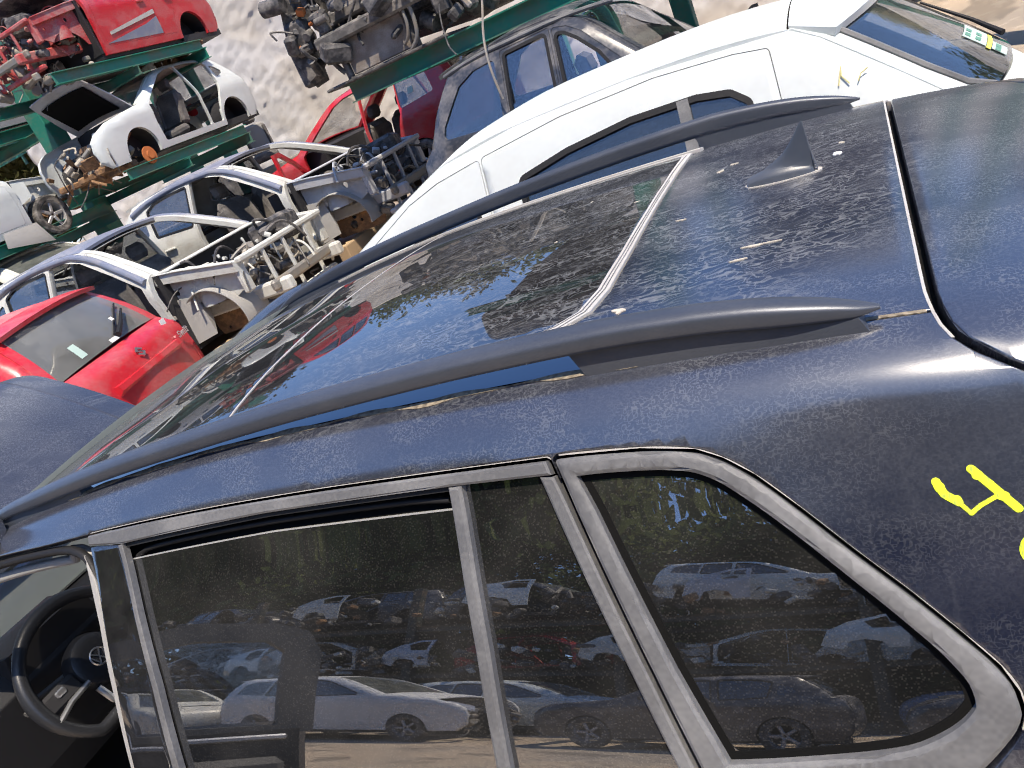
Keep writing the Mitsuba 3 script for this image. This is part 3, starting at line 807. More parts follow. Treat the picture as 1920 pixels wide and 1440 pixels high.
def hood(u, v):
    y = (2 * v - 1) * .715
    L = .93 * u
    drop = -.030 * (np.abs(y) / .715)**3 * 2 - .016 * np.clip((np.abs(y) - .57) / .02, 0, 1) - .10 * np.clip((u - .75) / .25, 0, 1)**2
    rise = .02 * np.sin(np.pi * u)
    d = drop + rise
    return np.stack([1.15 - L * math.cos(th) + d * math.sin(th), y * (1 - .10 * u * u), 1.015 + L * math.sin(th) + d * math.cos(th)], 1)


put('bonnet', quad_sheet(hood, 30, 71, .018), 'bonnet_dusty', hero, 25, label='raised dusty bonnet at the left edge')
dash = [(1.00, .935), (1.22, .935), (1.40, .925), (1.49, .90), (1.52, .86), (1.50, .78), (1.46, .62), (1.38, .50), (1.15, .48)]
m = extr(Polygon(dash).buffer(.01), -.70, .70)
m.apply_transform(np.array([[1, 0, 0, 0], [0, 0, -1, 0], [0, 1, 0, 0], [0, 0, 0, 1.0]]))
put('dashboard', m, 'interior_dark', hero, 30)
put('dash_glare_sheet', quad_sheet(lambda u, v: np.stack([.98 + .42 * u, (2 * v - 1) * .66, .945 + .012 * np.sin(3 * u)], 1), 6, 8, .006), 'dash_glare_tone', hero, 40)  # sheet added over the dashboard; its pale colour stands for reflected light
put('instrument_hood', trimesh.convex.convex_hull(np.array([(1.34, -.52, .93), (1.34, -.22, .93), (1.38, -.49, .955), (1.38, -.25, .955), (1.53, -.50, .955), (1.53, -.24, .955), (1.49, -.37, .975), (1.52, -.52, .86), (1.52, -.22, .86)])), 'interior_dark', hero, 40)
put('lower_trim', trimesh.convex.convex_hull(np.array([(1.44, -.70, .66), (1.50, -.70, .76), (1.50, -.20, .76), (1.46, -.2, .62), (1.36, -.7, .60), (1.36, -.2, .60)])), 'interior_grey', hero, 30)
put('centre_console', bx(1.72, 0, .52, .75, .22, .36, .04), 'interior_dark', hero, 30)
put('cabin_floor', bx(1.75, 0, .27, 1.5, 1.56, .06), 'interior_dark', hero, False)
sw = hero + '__steering_wheel'
SWM = trimesh.transformations.translation_matrix((1.63, -.37, .82)) @ trimesh.transformations.rotation_matrix(math.radians(-20), (0, 1, 0))


def sp(m):
    m = m.copy()
    m.apply_transform(SWM)
    return m


aa = np.linspace(0, 2 * np.pi, 73)
flat_ = np.where(np.sin(aa) < -.78, -.78 / np.minimum(np.sin(aa), -.78), 1.0)
rim = [(0.0, .187 * math.cos(t) * f, .187 * math.sin(t) * f) for t, f in zip(aa, flat_)]
put('rim', sp(tube(rim, [.0190 + .002 * math.cos(4 * t) for t in aa], 14)), 'wheel_leather', sw, 60)
hubm = lathe([(0, .020), (.045, .024), (.068, .014), (.078, -.01), (.07, -.05), (0, -.05)], 36)
hubm.apply_transform(trimesh.transformations.rotation_matrix(-math.pi / 2, (0, 0, 1)))
put('hub', sp(hubm), 'wheel_leather', sw, 40)
for yy0, yy1, zz in ((-.07, -.178, .0), (.07, .178, .0)):
    put('spoke', sp(bx(.0, (yy0 + yy1) / 2, zz - .005, .022, .115, .056, .01)), 'interior_dark', sw, 30)
    put('spoke_trim', sp(tube([(.012, yy0 * .85, -.030), (.014, (yy0 + yy1) / 2, -.034), (.012, yy1, -.05)], .008, 8)), 'satin_metal', sw, 40)
    put('button_pad', sp(bx(.013, (yy0 + yy1) / 2, .004, .01, .03, .018, .004)), 'satin_metal', sw, 30)
put('spoke', sp(tube([(0, -.05, -.06), (.0, -.045, -.11), (0, -.02, -.145)], .010, 8)), 'satin_metal', sw, 40)
put('spoke', sp(tube([(0, .05, -.06), (.0, .045, -.11), (0, .02, -.145)], .010, 8)), 'satin_metal', sw, 40)
ring = lathe([(.021, .0245), (.0235, .0275), (.026, .0245)], 32)
ring.apply_transform(trimesh.transformations.rotation_matrix(-math.pi / 2, (0, 0, 1)))
bars = [LineString([(-.013, .017), (0, .001), (.013, .017)]), LineString([(-.020, .010), (-.010, -.017), (0, -.002), (.010, -.017), (.020, .010)])]
em = cat([extr(b.buffer(.0017), 0, .003) for b in bars])
em.apply_transform(np.array([[0, 0, 1, .0245], [1, 0, 0, 0], [0, 1, 0, 0], [0, 0, 0, 1.0]]))
put('emblem', sp(cat([ring, em])), 'satin_metal', sw, 30)
put('stalk', sp(tube([(-.06, -.05, .02), (-.06, -.14, .03), (-.055, -.19, .02)], .008, 8)), 'interior_grey', sw, 40)


def seat_meshes():
    back = cat([bx(.10, 0, .38, .13, .50, .62, .06, (0, math.radians(14), 0))])
    side = [bx(.10, s * .215, .36, .19, .09, .52, .04, (0, math.radians(14), 0)) for s in (-1, 1)]
    headr = bx(.215, 0, .80, .10, .27, .18, .05, (0, math.radians(10), 0))
    cush = bx(-.22, 0, .02, .54, .52, .15, .05, (0, math.radians(-6), 0))
    return back, side[0], headr, cush, side[1]


SEAT = [mikit.ply(m, None, 35) for m in seat_meshes()]


def seat_part(parent, x, y, z, mat='seat_fabric', mat2='seat_light', yaw=0, name='seat', tw0=None):
    tw = pose(x, y, z, yaw)
    if tw0 is not None:
        tw = tw0 @ tw
    k = put(name, SEAT[0], mat2, parent, tw=tw)
    put('bolster', SEAT[1], mat, k, tw=tw)
    put('bolster', SEAT[4], mat, k, tw=tw)
    put('headrest', SEAT[2], mat, k, tw=tw)
    put('cushion', SEAT[3], mat, k, tw=tw)


seat_part(hero, 2.32, -.37, .42, 'interior_dark', 'interior_dark')
seat_part(hero, 2.32, .37, .42, 'interior_dark', 'interior_dark')

# the opened front door, seen in the rear window
DW = trimesh.transformations.translation_matrix((1.25, -.87, 0)) @ trimesh.transformations.rotation_matrix(math.radians(-58), (0, 0, 1))


def dr_(poly, y0, y1):
    m = extr(poly, 0, y1 - y0)
    m.apply_transform(np.array([[1, 0, 0, 0], [0, 0, -1, y1], [0, 1, 0, 0], [0, 0, 0, 1.0]]))
    m.apply_transform(DW)
    return m


fd = hero + '__front_door'
lowp = Polygon([(0, .34), (1.08, .34), (1.11, .6), (1.12, .99), (.02, .97), (-.01, .7)]).buffer(-.02).buffer(.02)
win = Polygon([(.02, .96), (.10, 1.06), (.42, 1.27), (.72, 1.385), (.98, 1.41), (1.08, 1.39), (1.13, 1.30), (1.12, .96)]).buffer(.015)
hole = Polygon([(.16, .985), (.20, 1.06), (.46, 1.215), (.74, 1.32), (.96, 1.34), (1.015, 1.30), (1.015, .985)]).buffer(.01)
put('skin', dr_(lowp, -.03, .0), 'navy_paint', fd, 30)
put('frame', dr_(win.difference(hole), -.02, .03), 'interior_grey', fd, 30)
put('pane', (lambda V, F: trimesh.Trimesh((np.stack([V[:, 0], np.full(len(V), 0.004), V[:, 1], np.ones(len(V))], 1) @ DW.T)[:, :3], F, process=False))(*sheet2d(hole.buffer(.006), .3)), 'clear_glass', fd, False)
put('inner_trim', dr_(lowp.buffer(-.03), .001, .045), 'interior_dark', fd, 30)
ar = bx(.66, .065, .80, .75, .06, .10, .025)
ar.apply_transform(DW)
put('armrest', ar, 'interior_grey', fd, 30)
ar = bx(.62, .052, .93, .86, .016, .022, .006)
ar.apply_transform(DW)
put('trim_strip', ar, 'satin_metal', fd, 30)

# wheels (shared by every car)
TYRE = mikit.ply(lathe([(.20, -.085), (.225, -.10), (.285, -.105), (.312, -.085), (.318, -.04), (.318, .04), (.312, .085), (.285, .105), (.225, .10), (.20, .085)], 40), None, 40)
rimm = [lathe([(.205, -.095), (.195, -.07), (.185, -.02), (.185, .07), (.2, .09)], 40), lathe([(.02, -.055), (.055, -.06), (.055, -.02)], 20)]
for k in range(5):
    rimm.append(bx(.115, -.055, 0, .16, .03, .055, .012))
    rimm[-1].apply_transform(trimesh.transformations.rotation_matrix(k * 2 * math.pi / 5, (0, 1, 0)))
RIM = mikit.ply(cat(rimm), None, 35)
DISC = mikit.ply(lathe([(.0, -.03), (.06, -.035), (.065, -.015), (.13, -.012), (.132, .004), (.0, .01)], 30), None, 35)


def wheel(parent, tw, s=1.0, rim='alloy', tyre=True, name='wheel'):
    k = put(name, TYRE, 'tyre_rubber', parent, tw=tw @ T().scale(s))
    put('rim', RIM, rim, k, tw=tw @ T().scale(s))


for x in (.90, 3.30):
    for sg in (-1, 1):
        wheel(hero, pose(x, sg * .77, .32, 0 if sg < 0 else 180))
# ---------------------------------------------------------------- the other cars: one adjustable body, kept per shape and reused
# local frame: x from the nose to the tail, y across (left side negative), z up
BASE = [(.14, .22), (.02, .34), (.0, .52), (.03, .66), (.12, .76), (.35, .865), (.75, .93), (1.15, .985), (1.50, 1.185), (1.88, 1.375), (2.05, 1.425), (2.40, 1.462), (2.85, 1.465), (3.25, 1.435), (3.45, 1.405), (3.66, 1.20), (3.80, 1.00), (3.93, .92), (3.985, .72), (3.99, .52), (3.95, .36), (3.84, .24)]
I_HOOD, I_COWL, I_ROOF, I_REAR, I_TAIL = 5, 7, 10, 14, 16
WAGON = {13: (3.45, 1.445), 14: (3.72, 1.405), 15: (3.85, 1.20), 16: (3.93, 1.0)}
CACHE = {}


class Shape:
    def __init__(self, L=4.0, H=1.48, W=1.74, wagon=False, name=''):
        self.name = name
        P = [list(p) for p in BASE]
        if wagon:
            for k, v in WAGON.items():
                P[k] = list(v)
        for k, v in PROFILE.get(name, {}).items():
            P[k] = list(v)
        self.sx, self.sz, self.W, self.L, self.H = L / 4.0, H / 1.465, W, L, H
        self.P = np.array(P) * [self.sx, self.sz]
        up = self.P[2:20]
        self.top = lambda x: np.interp(x, up[:, 0], up[:, 1])
        self.wagon = wagon
        self.bow = BOW.get(name, .06)
        self.fx, self.rx = .78 * self.sx, 3.22 * self.sx
        self.ar = .345

    def half(self, x, z):
        x, z = np.asarray(x, float) / self.sx, np.asarray(z, float) / self.sz
        plan = 1 - .20 * np.clip((.62 - x) / .62, 0, 1)**2.4 - .13 * np.clip((x - 3.35) / .65, 0, 1)**2.2
        t = np.clip((z - .90) / .56, 0, 1)
        w = self.W / 2 * plan - .235 * t**1.15 - .055 * np.clip((.78 - z) / .56, 0, 1)**2
        w = w + .012 * np.exp(-((z - .80) / .05)**2)
        d = self.top(np.asarray(x) * self.sx) / self.sz - z
        r = .075
        q = np.clip(1 - d / r, 0, 1)
        return w - r * (1 - np.sqrt(np.maximum(0, 1 - q * q))) * .9

    def poly(self, pts):
        return Polygon(np.array(pts) * [self.sx, self.sz])

    def side_map(self, V):
        return np.stack([V[:, 0], -self.half(V[:, 0], V[:, 1]), V[:, 1]], 1)


def side_piece(S, poly, th, res=.09, d=0.0):
    V, F = sheet2d(poly, res)
    P = S.side_map(V)
    P[:, 1] -= d
    F = F.copy()
    a = P[F]
    c = np.cross(a[:, 1] - a[:, 0], a[:, 2] - a[:, 0])
    if c[:, 1].sum() > 0:
        F = F[:, ::-1]
    Pi = P.copy()
    Pi[:, 1] += th
    return thick(P, F, Pi)


def strip(S, i0, i1, v0=-1.0, v1=1.0, nv=15, th=.02, crown=.035, sub=3, inset=0.0, lift=0.0):
    """the band of the upper outline between two of its points, spanning the car"""
    Q = smooth_path(S.P[max(0, i0 - 0):i1 + 1], (i1 - i0) * sub + 1)
    V = []
    v = np.linspace(v0, v1, nv)
    for x, z in Q:
        w = float(S.half(x, z - .0)) - inset
        b = S.bow * np.clip((x - S.P[13][0]) / (S.P[14][0] - S.P[13][0]), 0, 1) if i0 >= 10 else 0.0
        V.append(np.stack([x + b * (1 - v**2), v * w, z + lift + crown * (1 - v**2) - (crown * .0)], 1))
    V = np.concatenate(V)
    n = len(Q)
    i, j = np.meshgrid(np.arange(n - 1), np.arange(nv - 1), indexing='ij')
    a = (i * nv + j).ravel()
    F = np.vstack([np.stack([a, a + nv, a + nv + 1], 1), np.stack([a, a + nv + 1, a + 1], 1)])
    return V, F


OVERRIDE, PROFILE, BOW = {}, {}, {}


def windows(S):
    if S.name in OVERRIDE:
        return [S.poly(p).buffer(-.03).buffer(.03) for p in OVERRIDE[S.name][0]]
    f = [(1.44, .985), (1.75, 1.165), (2.03, 1.315), (2.22, 1.365), (2.43, 1.382), (2.45, .965)]
    r = [(2.535, .965), (2.515, 1.384), (2.85, 1.378), (3.05, 1.355), (3.17, 1.30), (3.10, 1.0)]
    if S.wagon:
        r = [(2.535, .965), (2.515, 1.384), (2.95, 1.378), (3.03, 1.372), (3.08, 1.0)]
        q = [(3.12, 1.0), (3.08, 1.37), (3.42, 1.35), (3.58, 1.28), (3.66, 1.05)]
    else:
        q = [(3.20, 1.03), (3.235, 1.27), (3.36, 1.21), (3.45, 1.10)]
    rd = lambda p: S.poly(p).buffer(-.03).buffer(.03)
    return rd(f), rd(r), rd(q)


def doors(S):
    if S.name in OVERRIDE:
        return [S.poly(p).buffer(-.02).buffer(.02) for p in OVERRIDE[S.name][1]]
    f = [(1.30, .33), (1.27, .62), (1.30, .93), (1.62, 1.125), (2.0, 1.335), (2.22, 1.392), (2.455, 1.408), (2.485, .96), (2.50, .33)]
    if S.wagon:
        r = [(2.515, .33), (2.50, .96), (2.475, 1.408), (2.95, 1.402), (3.08, 1.385), (3.10, .95), (2.98, .72), (2.86, .50), (2.83, .33)]
    else:
        r = [(2.515, .33), (2.50, .96), (2.475, 1.408), (2.85, 1.402), (3.08, 1.375), (3.19, 1.30), (3.13, .95), (2.99, .72), (2.86, .50), (2.83, .33)]
    rd = lambda p: S.poly(p).buffer(-.04).buffer(.04)
    return rd(f), rd(r)


def body_shape(key, L=4.0, H=1.48, W=1.74, wagon=False, open_doors=(), stripped=False, res=.09):
    """all meshes of a body in its own frame, as ready ply dicts: {part: [(dict, role)]}"""
    ck = (key, L, H, W, wagon, tuple(open_doors), stripped)
    if ck in CACHE:
        return CACHE[ck]
    S = Shape(L, H, W, wagon, key)
    sx, sz = S.sx, S.sz
    arches = Point(S.fx, .31).buffer(S.ar).union(Point(S.rx, .31).buffer(S.ar)).union(sbox(S.fx - S.ar, -1, S.fx + S.ar, .31)).union(sbox(S.rx - S.ar, -1, S.rx + S.ar, .31))
    sil = Polygon(S.P).buffer(0).buffer(-.004)
    sil = Polygon([(x, z) for x, z in sil.exterior.coords])
    ws, ds = windows(S), doors(S)
    side = sil.difference(arches)
    if stripped:
        side = side.difference(sbox(-1, -1, 1.20 * sx, 3))
    out = {}

    def add(part, m, role, smooth=40):
        out.setdefault(part, []).append((mikit.ply(m, None, smooth), role))

    names = ('front_door', 'rear_door')
    for k, dp in enumerate(ds):
        if names[k] in open_doors:
            side = side.difference(dp.buffer(-.035))
            rim = dp.buffer(-.004).difference(dp.buffer(-.035))
            side = side.difference(dp.buffer(.0).difference(dp.buffer(-.001)))
        else:
            side = side.difference(dp)
            pan = dp.buffer(-.0035).difference(ws[k])
            pan = max(getattr(pan, 'geoms', [pan]), key=lambda g: g.area)
            m = side_piece(S, pan, .03, res)
            add(names[k], m, 'paint')
            add(names[k], mirror_y(m), 'paint')
            hx = dp.bounds[2] - .22 * sx
            h = bx(hx, -float(S.half(hx, .80 * sz)) - .012, .83 * sz, .17, .03, .03, .01)
            add(names[k] + '__handle', h, 'paint', 30)
            add(names[k] + '__handle', mirror_y(h), 'paint', 30)
            g = side_piece(S, ws[k].buffer(.012), .002, .3, -.012)
            fr = side_piece(S, ws[k].buffer(.010).difference(ws[k].buffer(-.012)), .02, .15, .003)
            add(names[k] + '__window', g, 'glass')
            add(names[k] + '__window', mirror_y(g), 'glass')
            add(names[k] + '__window_frame', fr, 'trim')
            add(names[k] + '__window_frame', mirror_y(fr), 'trim')
    side = side.difference(ws[2])
    side = max(getattr(side, 'geoms', [side]), key=lambda g: g.area)
    m = side_piece(S, side, .055, res)
    add('body_side', m, 'paint')
    add('body_side', mirror_y(m), 'paint')
    if not ws[2].is_empty:
        g = side_piece(S, ws[2].buffer(.01), .002, .3, -.012)
        add('quarter_window', g, 'glass')
        add('quarter_window', mirror_y(g), 'glass')
    # upper bands
    roof = solidify(*strip(S, I_ROOF, I_REAR, nv=19, sub=4), .03)
    add('roof', roof, 'roof', 50)
    V, F = strip(S, I_COWL, I_ROOF, -.90, .90, sub=5, inset=.0)
    add('windscreen', trimesh.Trimesh(V, F, process=False), 'screen', True)
    for a, b in ((-1, -.90), (.90, 1)):
        add('windscreen_pillar', solidify(*strip(S, I_COWL, I_ROOF, a, b, 3, sub=5), .05), 'paint')
    V, F = strip(S, I_REAR, I_TAIL, -.88, .88, sub=4)
    add('rear_window', trimesh.Trimesh(V, F, process=False), 'glass', True)
    for a, b in ((-1, -.88), (.88, 1)):
        add('rear_pillar', solidify(*strip(S, I_REAR, I_TAIL, a, b, 3, sub=4), .05), 'paint')
    sp_ = strip(S, I_REAR - 1, I_REAR, nv=15, lift=.012)
    spx = sp_[0].copy()
    spx[:, 0] += .11 * sx
    spx[:, 2] -= .008
    add('rear_spoiler', solidify(spx, sp_[1], .03), 'paint')
    add('tailgate', solidify(*strip(S, I_TAIL, I_TAIL + 3, sub=3, crown=.012, nv=17), .03), 'paint')
    add('rear_bumper', solidify(*strip(S, I_TAIL + 3, 21, sub=3, crown=.008, nv=17), .03), 'bumper')
    for s in (-1, 1):
        tl = trimesh.convex.convex_hull(np.array([(3.90 * sx, s * .60, .92 * sz), (3.99 * sx, s * .60, .70 * sz), (3.985 * sx, s * .72, .68 * sz), (3.90 * sx, s * .745, .93 * sz), (3.80 * sx, s * .80, .84 * sz), (3.80 * sx, s * .80, .72 * sz)]))
        add('tail_light', tl, 'tail', 30)
    if not stripped:
        add('bonnet', solidify(*strip(S, I_HOOD, I_COWL, sub=5, crown=.05, nv=17), .02), 'bonnet', 50)
        add('front_bumper', solidify(*strip(S, 0, I_HOOD, sub=3, crown=.02, nv=17), .03), 'bumper')
        for s in (-1, 1):
            add('headlight', trimesh.convex.convex_hull(np.array([(.06 * sx, s * .42, .70 * sz), (.05 * sx, s * .45, .60 * sz), (.22 * sx, s * .70, .66 * sz), (.36 * sx, s * .745, .78 * sz), (.28 * sx, s * .66, .82 * sz)])), 'lamp', 30)
    # cabin
    add('floor', bx((1.15 + 3.9) / 2 * sx, 0, .26, 2.75 * sx, W - .22, .10), 'dark', False)
    add('firewall', bx(1.16 * sx, 0, .62 * sz, .05, W - .16, .72 * sz), 'dark', False)
    add('dashboard', trimesh.convex.convex_hull(np.array([(1.2 * sx, s * (W / 2 - .16), z * sz) for s in (-1, 1) for z in (.55, .96)] + [(1.55 * sx, s * (W / 2 - .16), z * sz) for s in (-1, 1) for z in (.66, .93)])), 'dark', 30)
    add('parcel_shelf', bx(3.35 * sx, 0, .80 * sz, .55, W - .26, .04), 'dark', False)
    m = solidify(*strip(S, I_COWL + 1, I_TAIL, -.86, .86, 9, sub=2, lift=-.06), .01)
    lin = strip(S, I_ROOF, I_REAR, -.9, .9, 9, sub=2, lift=-.055)
    add('headlining', solidify(*lin, .006), 'lining', 40)
    for k, x in ((0, S.fx), (1, S.rx)):
        if stripped and k == 0:
            continue
        for s in (-1, 1):
            a = np.linspace(-.25, math.pi + .25, 14)
            ring = np.stack([x + (S.ar + .012) * np.cos(a), .31 + (S.ar + .012) * np.sin(a)], 1)
            V = np.concatenate([np.stack([ring[:, 0], np.full(14, s * (W / 2 - .05)), ring[:, 1]], 1), np.stack([ring[:, 0], np.full(14, s * (W / 2 - .38)), ring[:, 1]], 1)])
            V = np.vstack([V, [[x, s * (W / 2 - .38), .31]]])
            i = np.arange(13)
            F = np.vstack([np.stack([i, i + 1, i + 15], 1), np.stack([i, i + 15, i + 14], 1), np.stack([i + 14, i + 15, i * 0 + 28], 1)])
            add('wheel_arch', solidify(V, F, .006), 'dark', 40)
    CACHE[ck] = (out, S)
    return CACHE[ck]


def clutter(n, x, y, z, seed, smin=.03, smax=.16, kinds=(0, 1, 2)):
    """one mesh of assorted engine pieces inside a box"""
    q = random.Random(seed)
    ms = []
    if kinds == 'flat':
        for _ in range(n):
            s = q.uniform(smin, smax)
            ms.append(bx(q.uniform(*x), q.uniform(*y), q.uniform(*z), s, s * q.uniform(.3, .9), s * q.uniform(.06, .25), .006, (q.uniform(-1.2, 1.2), q.uniform(-1.2, 1.2), q.uniform(0, 3))))
        return cat(ms)
    for _ in range(n):
        c = (q.uniform(*x), q.uniform(*y), q.uniform(*z))
        k = q.choice(kinds)
        s = q.uniform(smin, smax)
        if k == 0:
            ms.append(bx(*c, s, s * q.uniform(.4, 1.2), s * q.uniform(.3, .9), s * .12, (q.uniform(-.5, .5), q.uniform(-.5, .5), q.uniform(0, 3))))
        elif k == 1:
            m = trimesh.creation.cylinder(s * .35, s * q.uniform(.4, 1.6), sections=12)
            m.apply_transform(trimesh.transformations.euler_matrix(q.uniform(0, 3), q.uniform(0, 3), 0))
            m.apply_translation(c)
            ms.append(m)
        else:
            e = np.array(c) + [q.uniform(-.25, .25), q.uniform(-.3, .3), q.uniform(-.2, .15)]
            mid = (np.array(c) + e) / 2 + [q.uniform(-.1, .1), q.uniform(-.1, .1), q.uniform(.0, .12)]
            ms.append(tube(smooth_path([c, mid, e], 9), q.uniform(.006, .018), 6))
    return cat(ms)


def plate(poly, th, plane, off, holes=0, seed=0):
    """flat pressed plate with round holes; plane 'xz' (normal y), 'yz' (normal x) or 'xy'"""
    q = random.Random(seed)
    b = poly.bounds
    for _ in range(holes):
        c = Point(q.uniform(b[0], b[2]), q.uniform(b[1], b[3])).buffer(q.uniform(.010, .035), quad_segs=4)
        if poly.buffer(-.02).contains(c):
            poly = poly.difference(c)
    m = extr(poly, -th / 2, th / 2)
    M = {'xz': [[1, 0, 0, 0], [0, 0, -1, off], [0, 1, 0, 0], [0, 0, 0, 1]], 'yz': [[0, 0, 1, off], [1, 0, 0, 0], [0, 1, 0, 0], [0, 0, 0, 1]], 'xy': [[1, 0, 0, 0], [0, 1, 0, 0], [0, 0, 1, off], [0, 0, 0, 1]]}[plane]
    m.apply_transform(np.array(M, float))
    return m


def front_frame(seed, W=1.74, sz=1.0, full=True):
    """bare engine bay: inner wings, rails, strut towers, slam panel, cowl, some leftovers. [(part, mesh, role)]"""
    q = random.Random(seed)
    o = []
    h = W / 2 - .14
    for s in (-1, 1):
        up = Polygon([(.30, .76), (1.22, .90), (1.22, .99), (.95, .96), (.30, .85)])
        o.append(('inner_wing', plate(Polygon([(.36, .60), (.62, .50), (1.20, .42), (1.22, .92), (.36, .80)]).difference(Point(.78, .30).buffer(.34)), .014, 'xz', s * (h - .04), 9, seed + 3 + s), 'body'))
        o.append(('upper_rail', cat([plate(up, .055, 'xz', s * h, 6, seed + s), plate(Polygon([(.30, s * (h - .10)), (1.22, s * (h - .12)), (1.22, s * (h + .02)), (.30, s * (h + .02))]).buffer(0), .012, 'xy', 0)]) if False else plate(up, .075, 'xz', s * h, 7, seed + s), 'body'))
        o.append(('rail_flange', tube([(.30, s * (h + .045), .852), (.95, s * (h + .045), .962), (1.22, s * (h + .045), .992)], .009, 6), 'body'))
        o.append(('frame_rail', bx(.62, s * .46, .47, 1.15, .10, .13, .02), 'body'))
        tow = lathe([(.0, .90), (.06, .90), (.062, .885), (.13, .875), (.155, .82), (.175, .55)], 22, 'z')
        tow.apply_translation((.80, s * (h - .17), 0))
        o.append(('strut_tower', tow, 'body'))
        o.append(('corner_bracket', cat([bx(.33, s * (h - .04), .70, .06, .12, .30, .015), bx(.30, s * (h - .16), .83, .05, .30, .05, .01)]), 'body'))
    o.append(('radiator_support', cat([bx(.28, 0, .845, .07, 2 * h, .055, .015), bx(.28, 0, .30, .08, 2 * h - .3, .06, .015)]), 'body'))
    for y in (-.36, 0.02, .36):
        o.append(('support_post', bx(.27, y, .575, .03, .045, .50, .008), 'body' if y else 'trim'))
    o.append(('bumper_beam', bx(.17, 0, .50, .06, 1.18, .10, .02), 'engine'))
    o.append(('cowl', cat([bx(1.20, 0, .93, .10, 2 * h + .08, .11, .02), bx(1.12, 0, .985, .16, 2 * h, .018, .006)]), 'body'))
    o.append(('engine_panel', plate(Polygon([(-h, .30), (h, .30), (h, .93), (-h, .93)]), .012, 'yz', 1.17, 12, seed), 'body'))
    o.append(('battery_box', bx(.58, -.36, .86, .44, .36, .26, .04, (.1, .1, .25)), 'black'))
    o.append(('engine_scraps', clutter(34, (.36, 1.10), (-.5, .5), (.36, .78), seed, .06, .24), 'engine'))
    o.append(('dark_scraps', clutter(40, (.28, 1.14), (-.58, .58), (.30, .92), seed + 1, .05, .22), 'black'))
    o.append(('pale_scraps', clutter(24, (.26, 1.15), (-.60, .60), (.50, .92), seed + 2, .03, .11), 'body'))
    for k in range(18):
        p0 = np.array([q.uniform(.3, 1.1), q.uniform(-.55, .55), q.uniform(.70, .95)])
        p1 = p0 + [q.uniform(-.3, .3), q.uniform(-.5, .5), q.uniform(-.3, .05)]
        o.append(('hose', tube(smooth_path([p0, (p0 + p1) / 2 + [0, 0, q.uniform(.04, .16)], p1], 12), q.uniform(.006, .016), 6), 'black' if k % 3 else 'body'))
    return o


def build_car(name, label, tw, paint, L=4.0, H=1.48, W=1.74, wagon=False, open_doors=(), stripped=False, skip=(), glass='dark_window', screen='screen_glass', wheels=True, roof=None,
              bumper=None, seats=2, seed=1, bare=None, group=None, cat_='car', bonnet=None, front=True, res=.09, shape=None):
    parts, S = body_shape(shape or 'std', L, H, W, wagon, open_doors, stripped, res)
    k = thing(name, label, cat_, group)
    role = {'paint': paint, 'roof': roof or paint, 'glass': glass, 'screen': screen, 'trim': 'rubber', 'bumper': bumper or paint, 'tail': 'tail_red', 'lamp': 'lamp_clear', 'dark': 'interior_dark', 'lining': 'grey_lining', 'bonnet': bonnet or paint}
    for p, L_ in parts.items():
        if p.split('__')[0] in skip or p in skip:
            continue
        for d, r in L_:
            put(p, d, role[r], k, tw=tw)
    if stripped and front:
        rl = {'body': bare or paint, 'engine': 'front_dark' if bare == 'engine_dark' else 'engine_grey', 'black': 'engine_dark', 'trim': 'engine_dark'}
        for p, m, r in front_frame(seed, W):
            m = m.copy()
            m.apply_scale((S.sx, 1, S.sz))
            put(p, m, rl[r], k, 30, tw=tw)
    for i in range(seats):
        seat_part(k, 2.15 * S.sx + (0 if i < 2 else .85), (-.36, .36, -.32, .32)[i], .40, 'seat_fabric', 'seat_fabric', tw0=tw)
    if wheels:
        for x in ((S.fx, S.rx) if wheels is True else wheels):
            for sg in (-1, 1):
                wheel(k, tw @ pose(x, sg * (W / 2 - .11), .32, 0 if sg < 0 else 180))
    return k, S


diffuse_like('tail_red', (.40, .02, .02), .15, .6)
diffuse_like('lamp_clear', (.5, .5, .52), .1, .7)
diffuse_like('sticker_pale', (.36, .46, .41), .6, .3)
diffuse_like('sticker_yellow', (.75, .68, .10), .6, .3)
diffuse_like('print_dark', (.10, .22, .17), .6, .3)
diffuse_like('crayon_yellow', (.55, .50, .24), .8, .1)
diffuse_like('timber', (.30, .22, .14), .9, .1)
dusty('paint_red_faded', (.50, .05, .055), .4, .5, dust=(.5, .36, .34), amount=.22, scale=4, coat=.2)
scene['dusty_rear_glass'] = {'type': 'blendbsdf', 'weight': mikit.proc(lambda p, n, uv: .30 + .35 * mikit.fbm(p.x * 4, p.y * 4, p.z * 4)), 'a': {'type': 'thindielectric', 'int_ior': 1.7}, 'b': {'type': 'twosided', 'bsdf': {'type': 'diffuse', 'reflectance': {'type': 'rgb', 'value': [.22, .225, .215]}}}}
scene['clear_tint'] = {'type': 'thindielectric', 'int_ior': 1.7}
scene['screen_blue'] = {'type': 'blendbsdf', 'weight': .35, 'a': {'type': 'thindielectric', 'int_ior': 2.0}, 'b': {'type': 'twosided', 'bsdf': {'type': 'plastic', 'int_ior': 2.3, 'diffuse_reflectance': {'type': 'rgb', 'value': [.02, .024, .03]}}}}
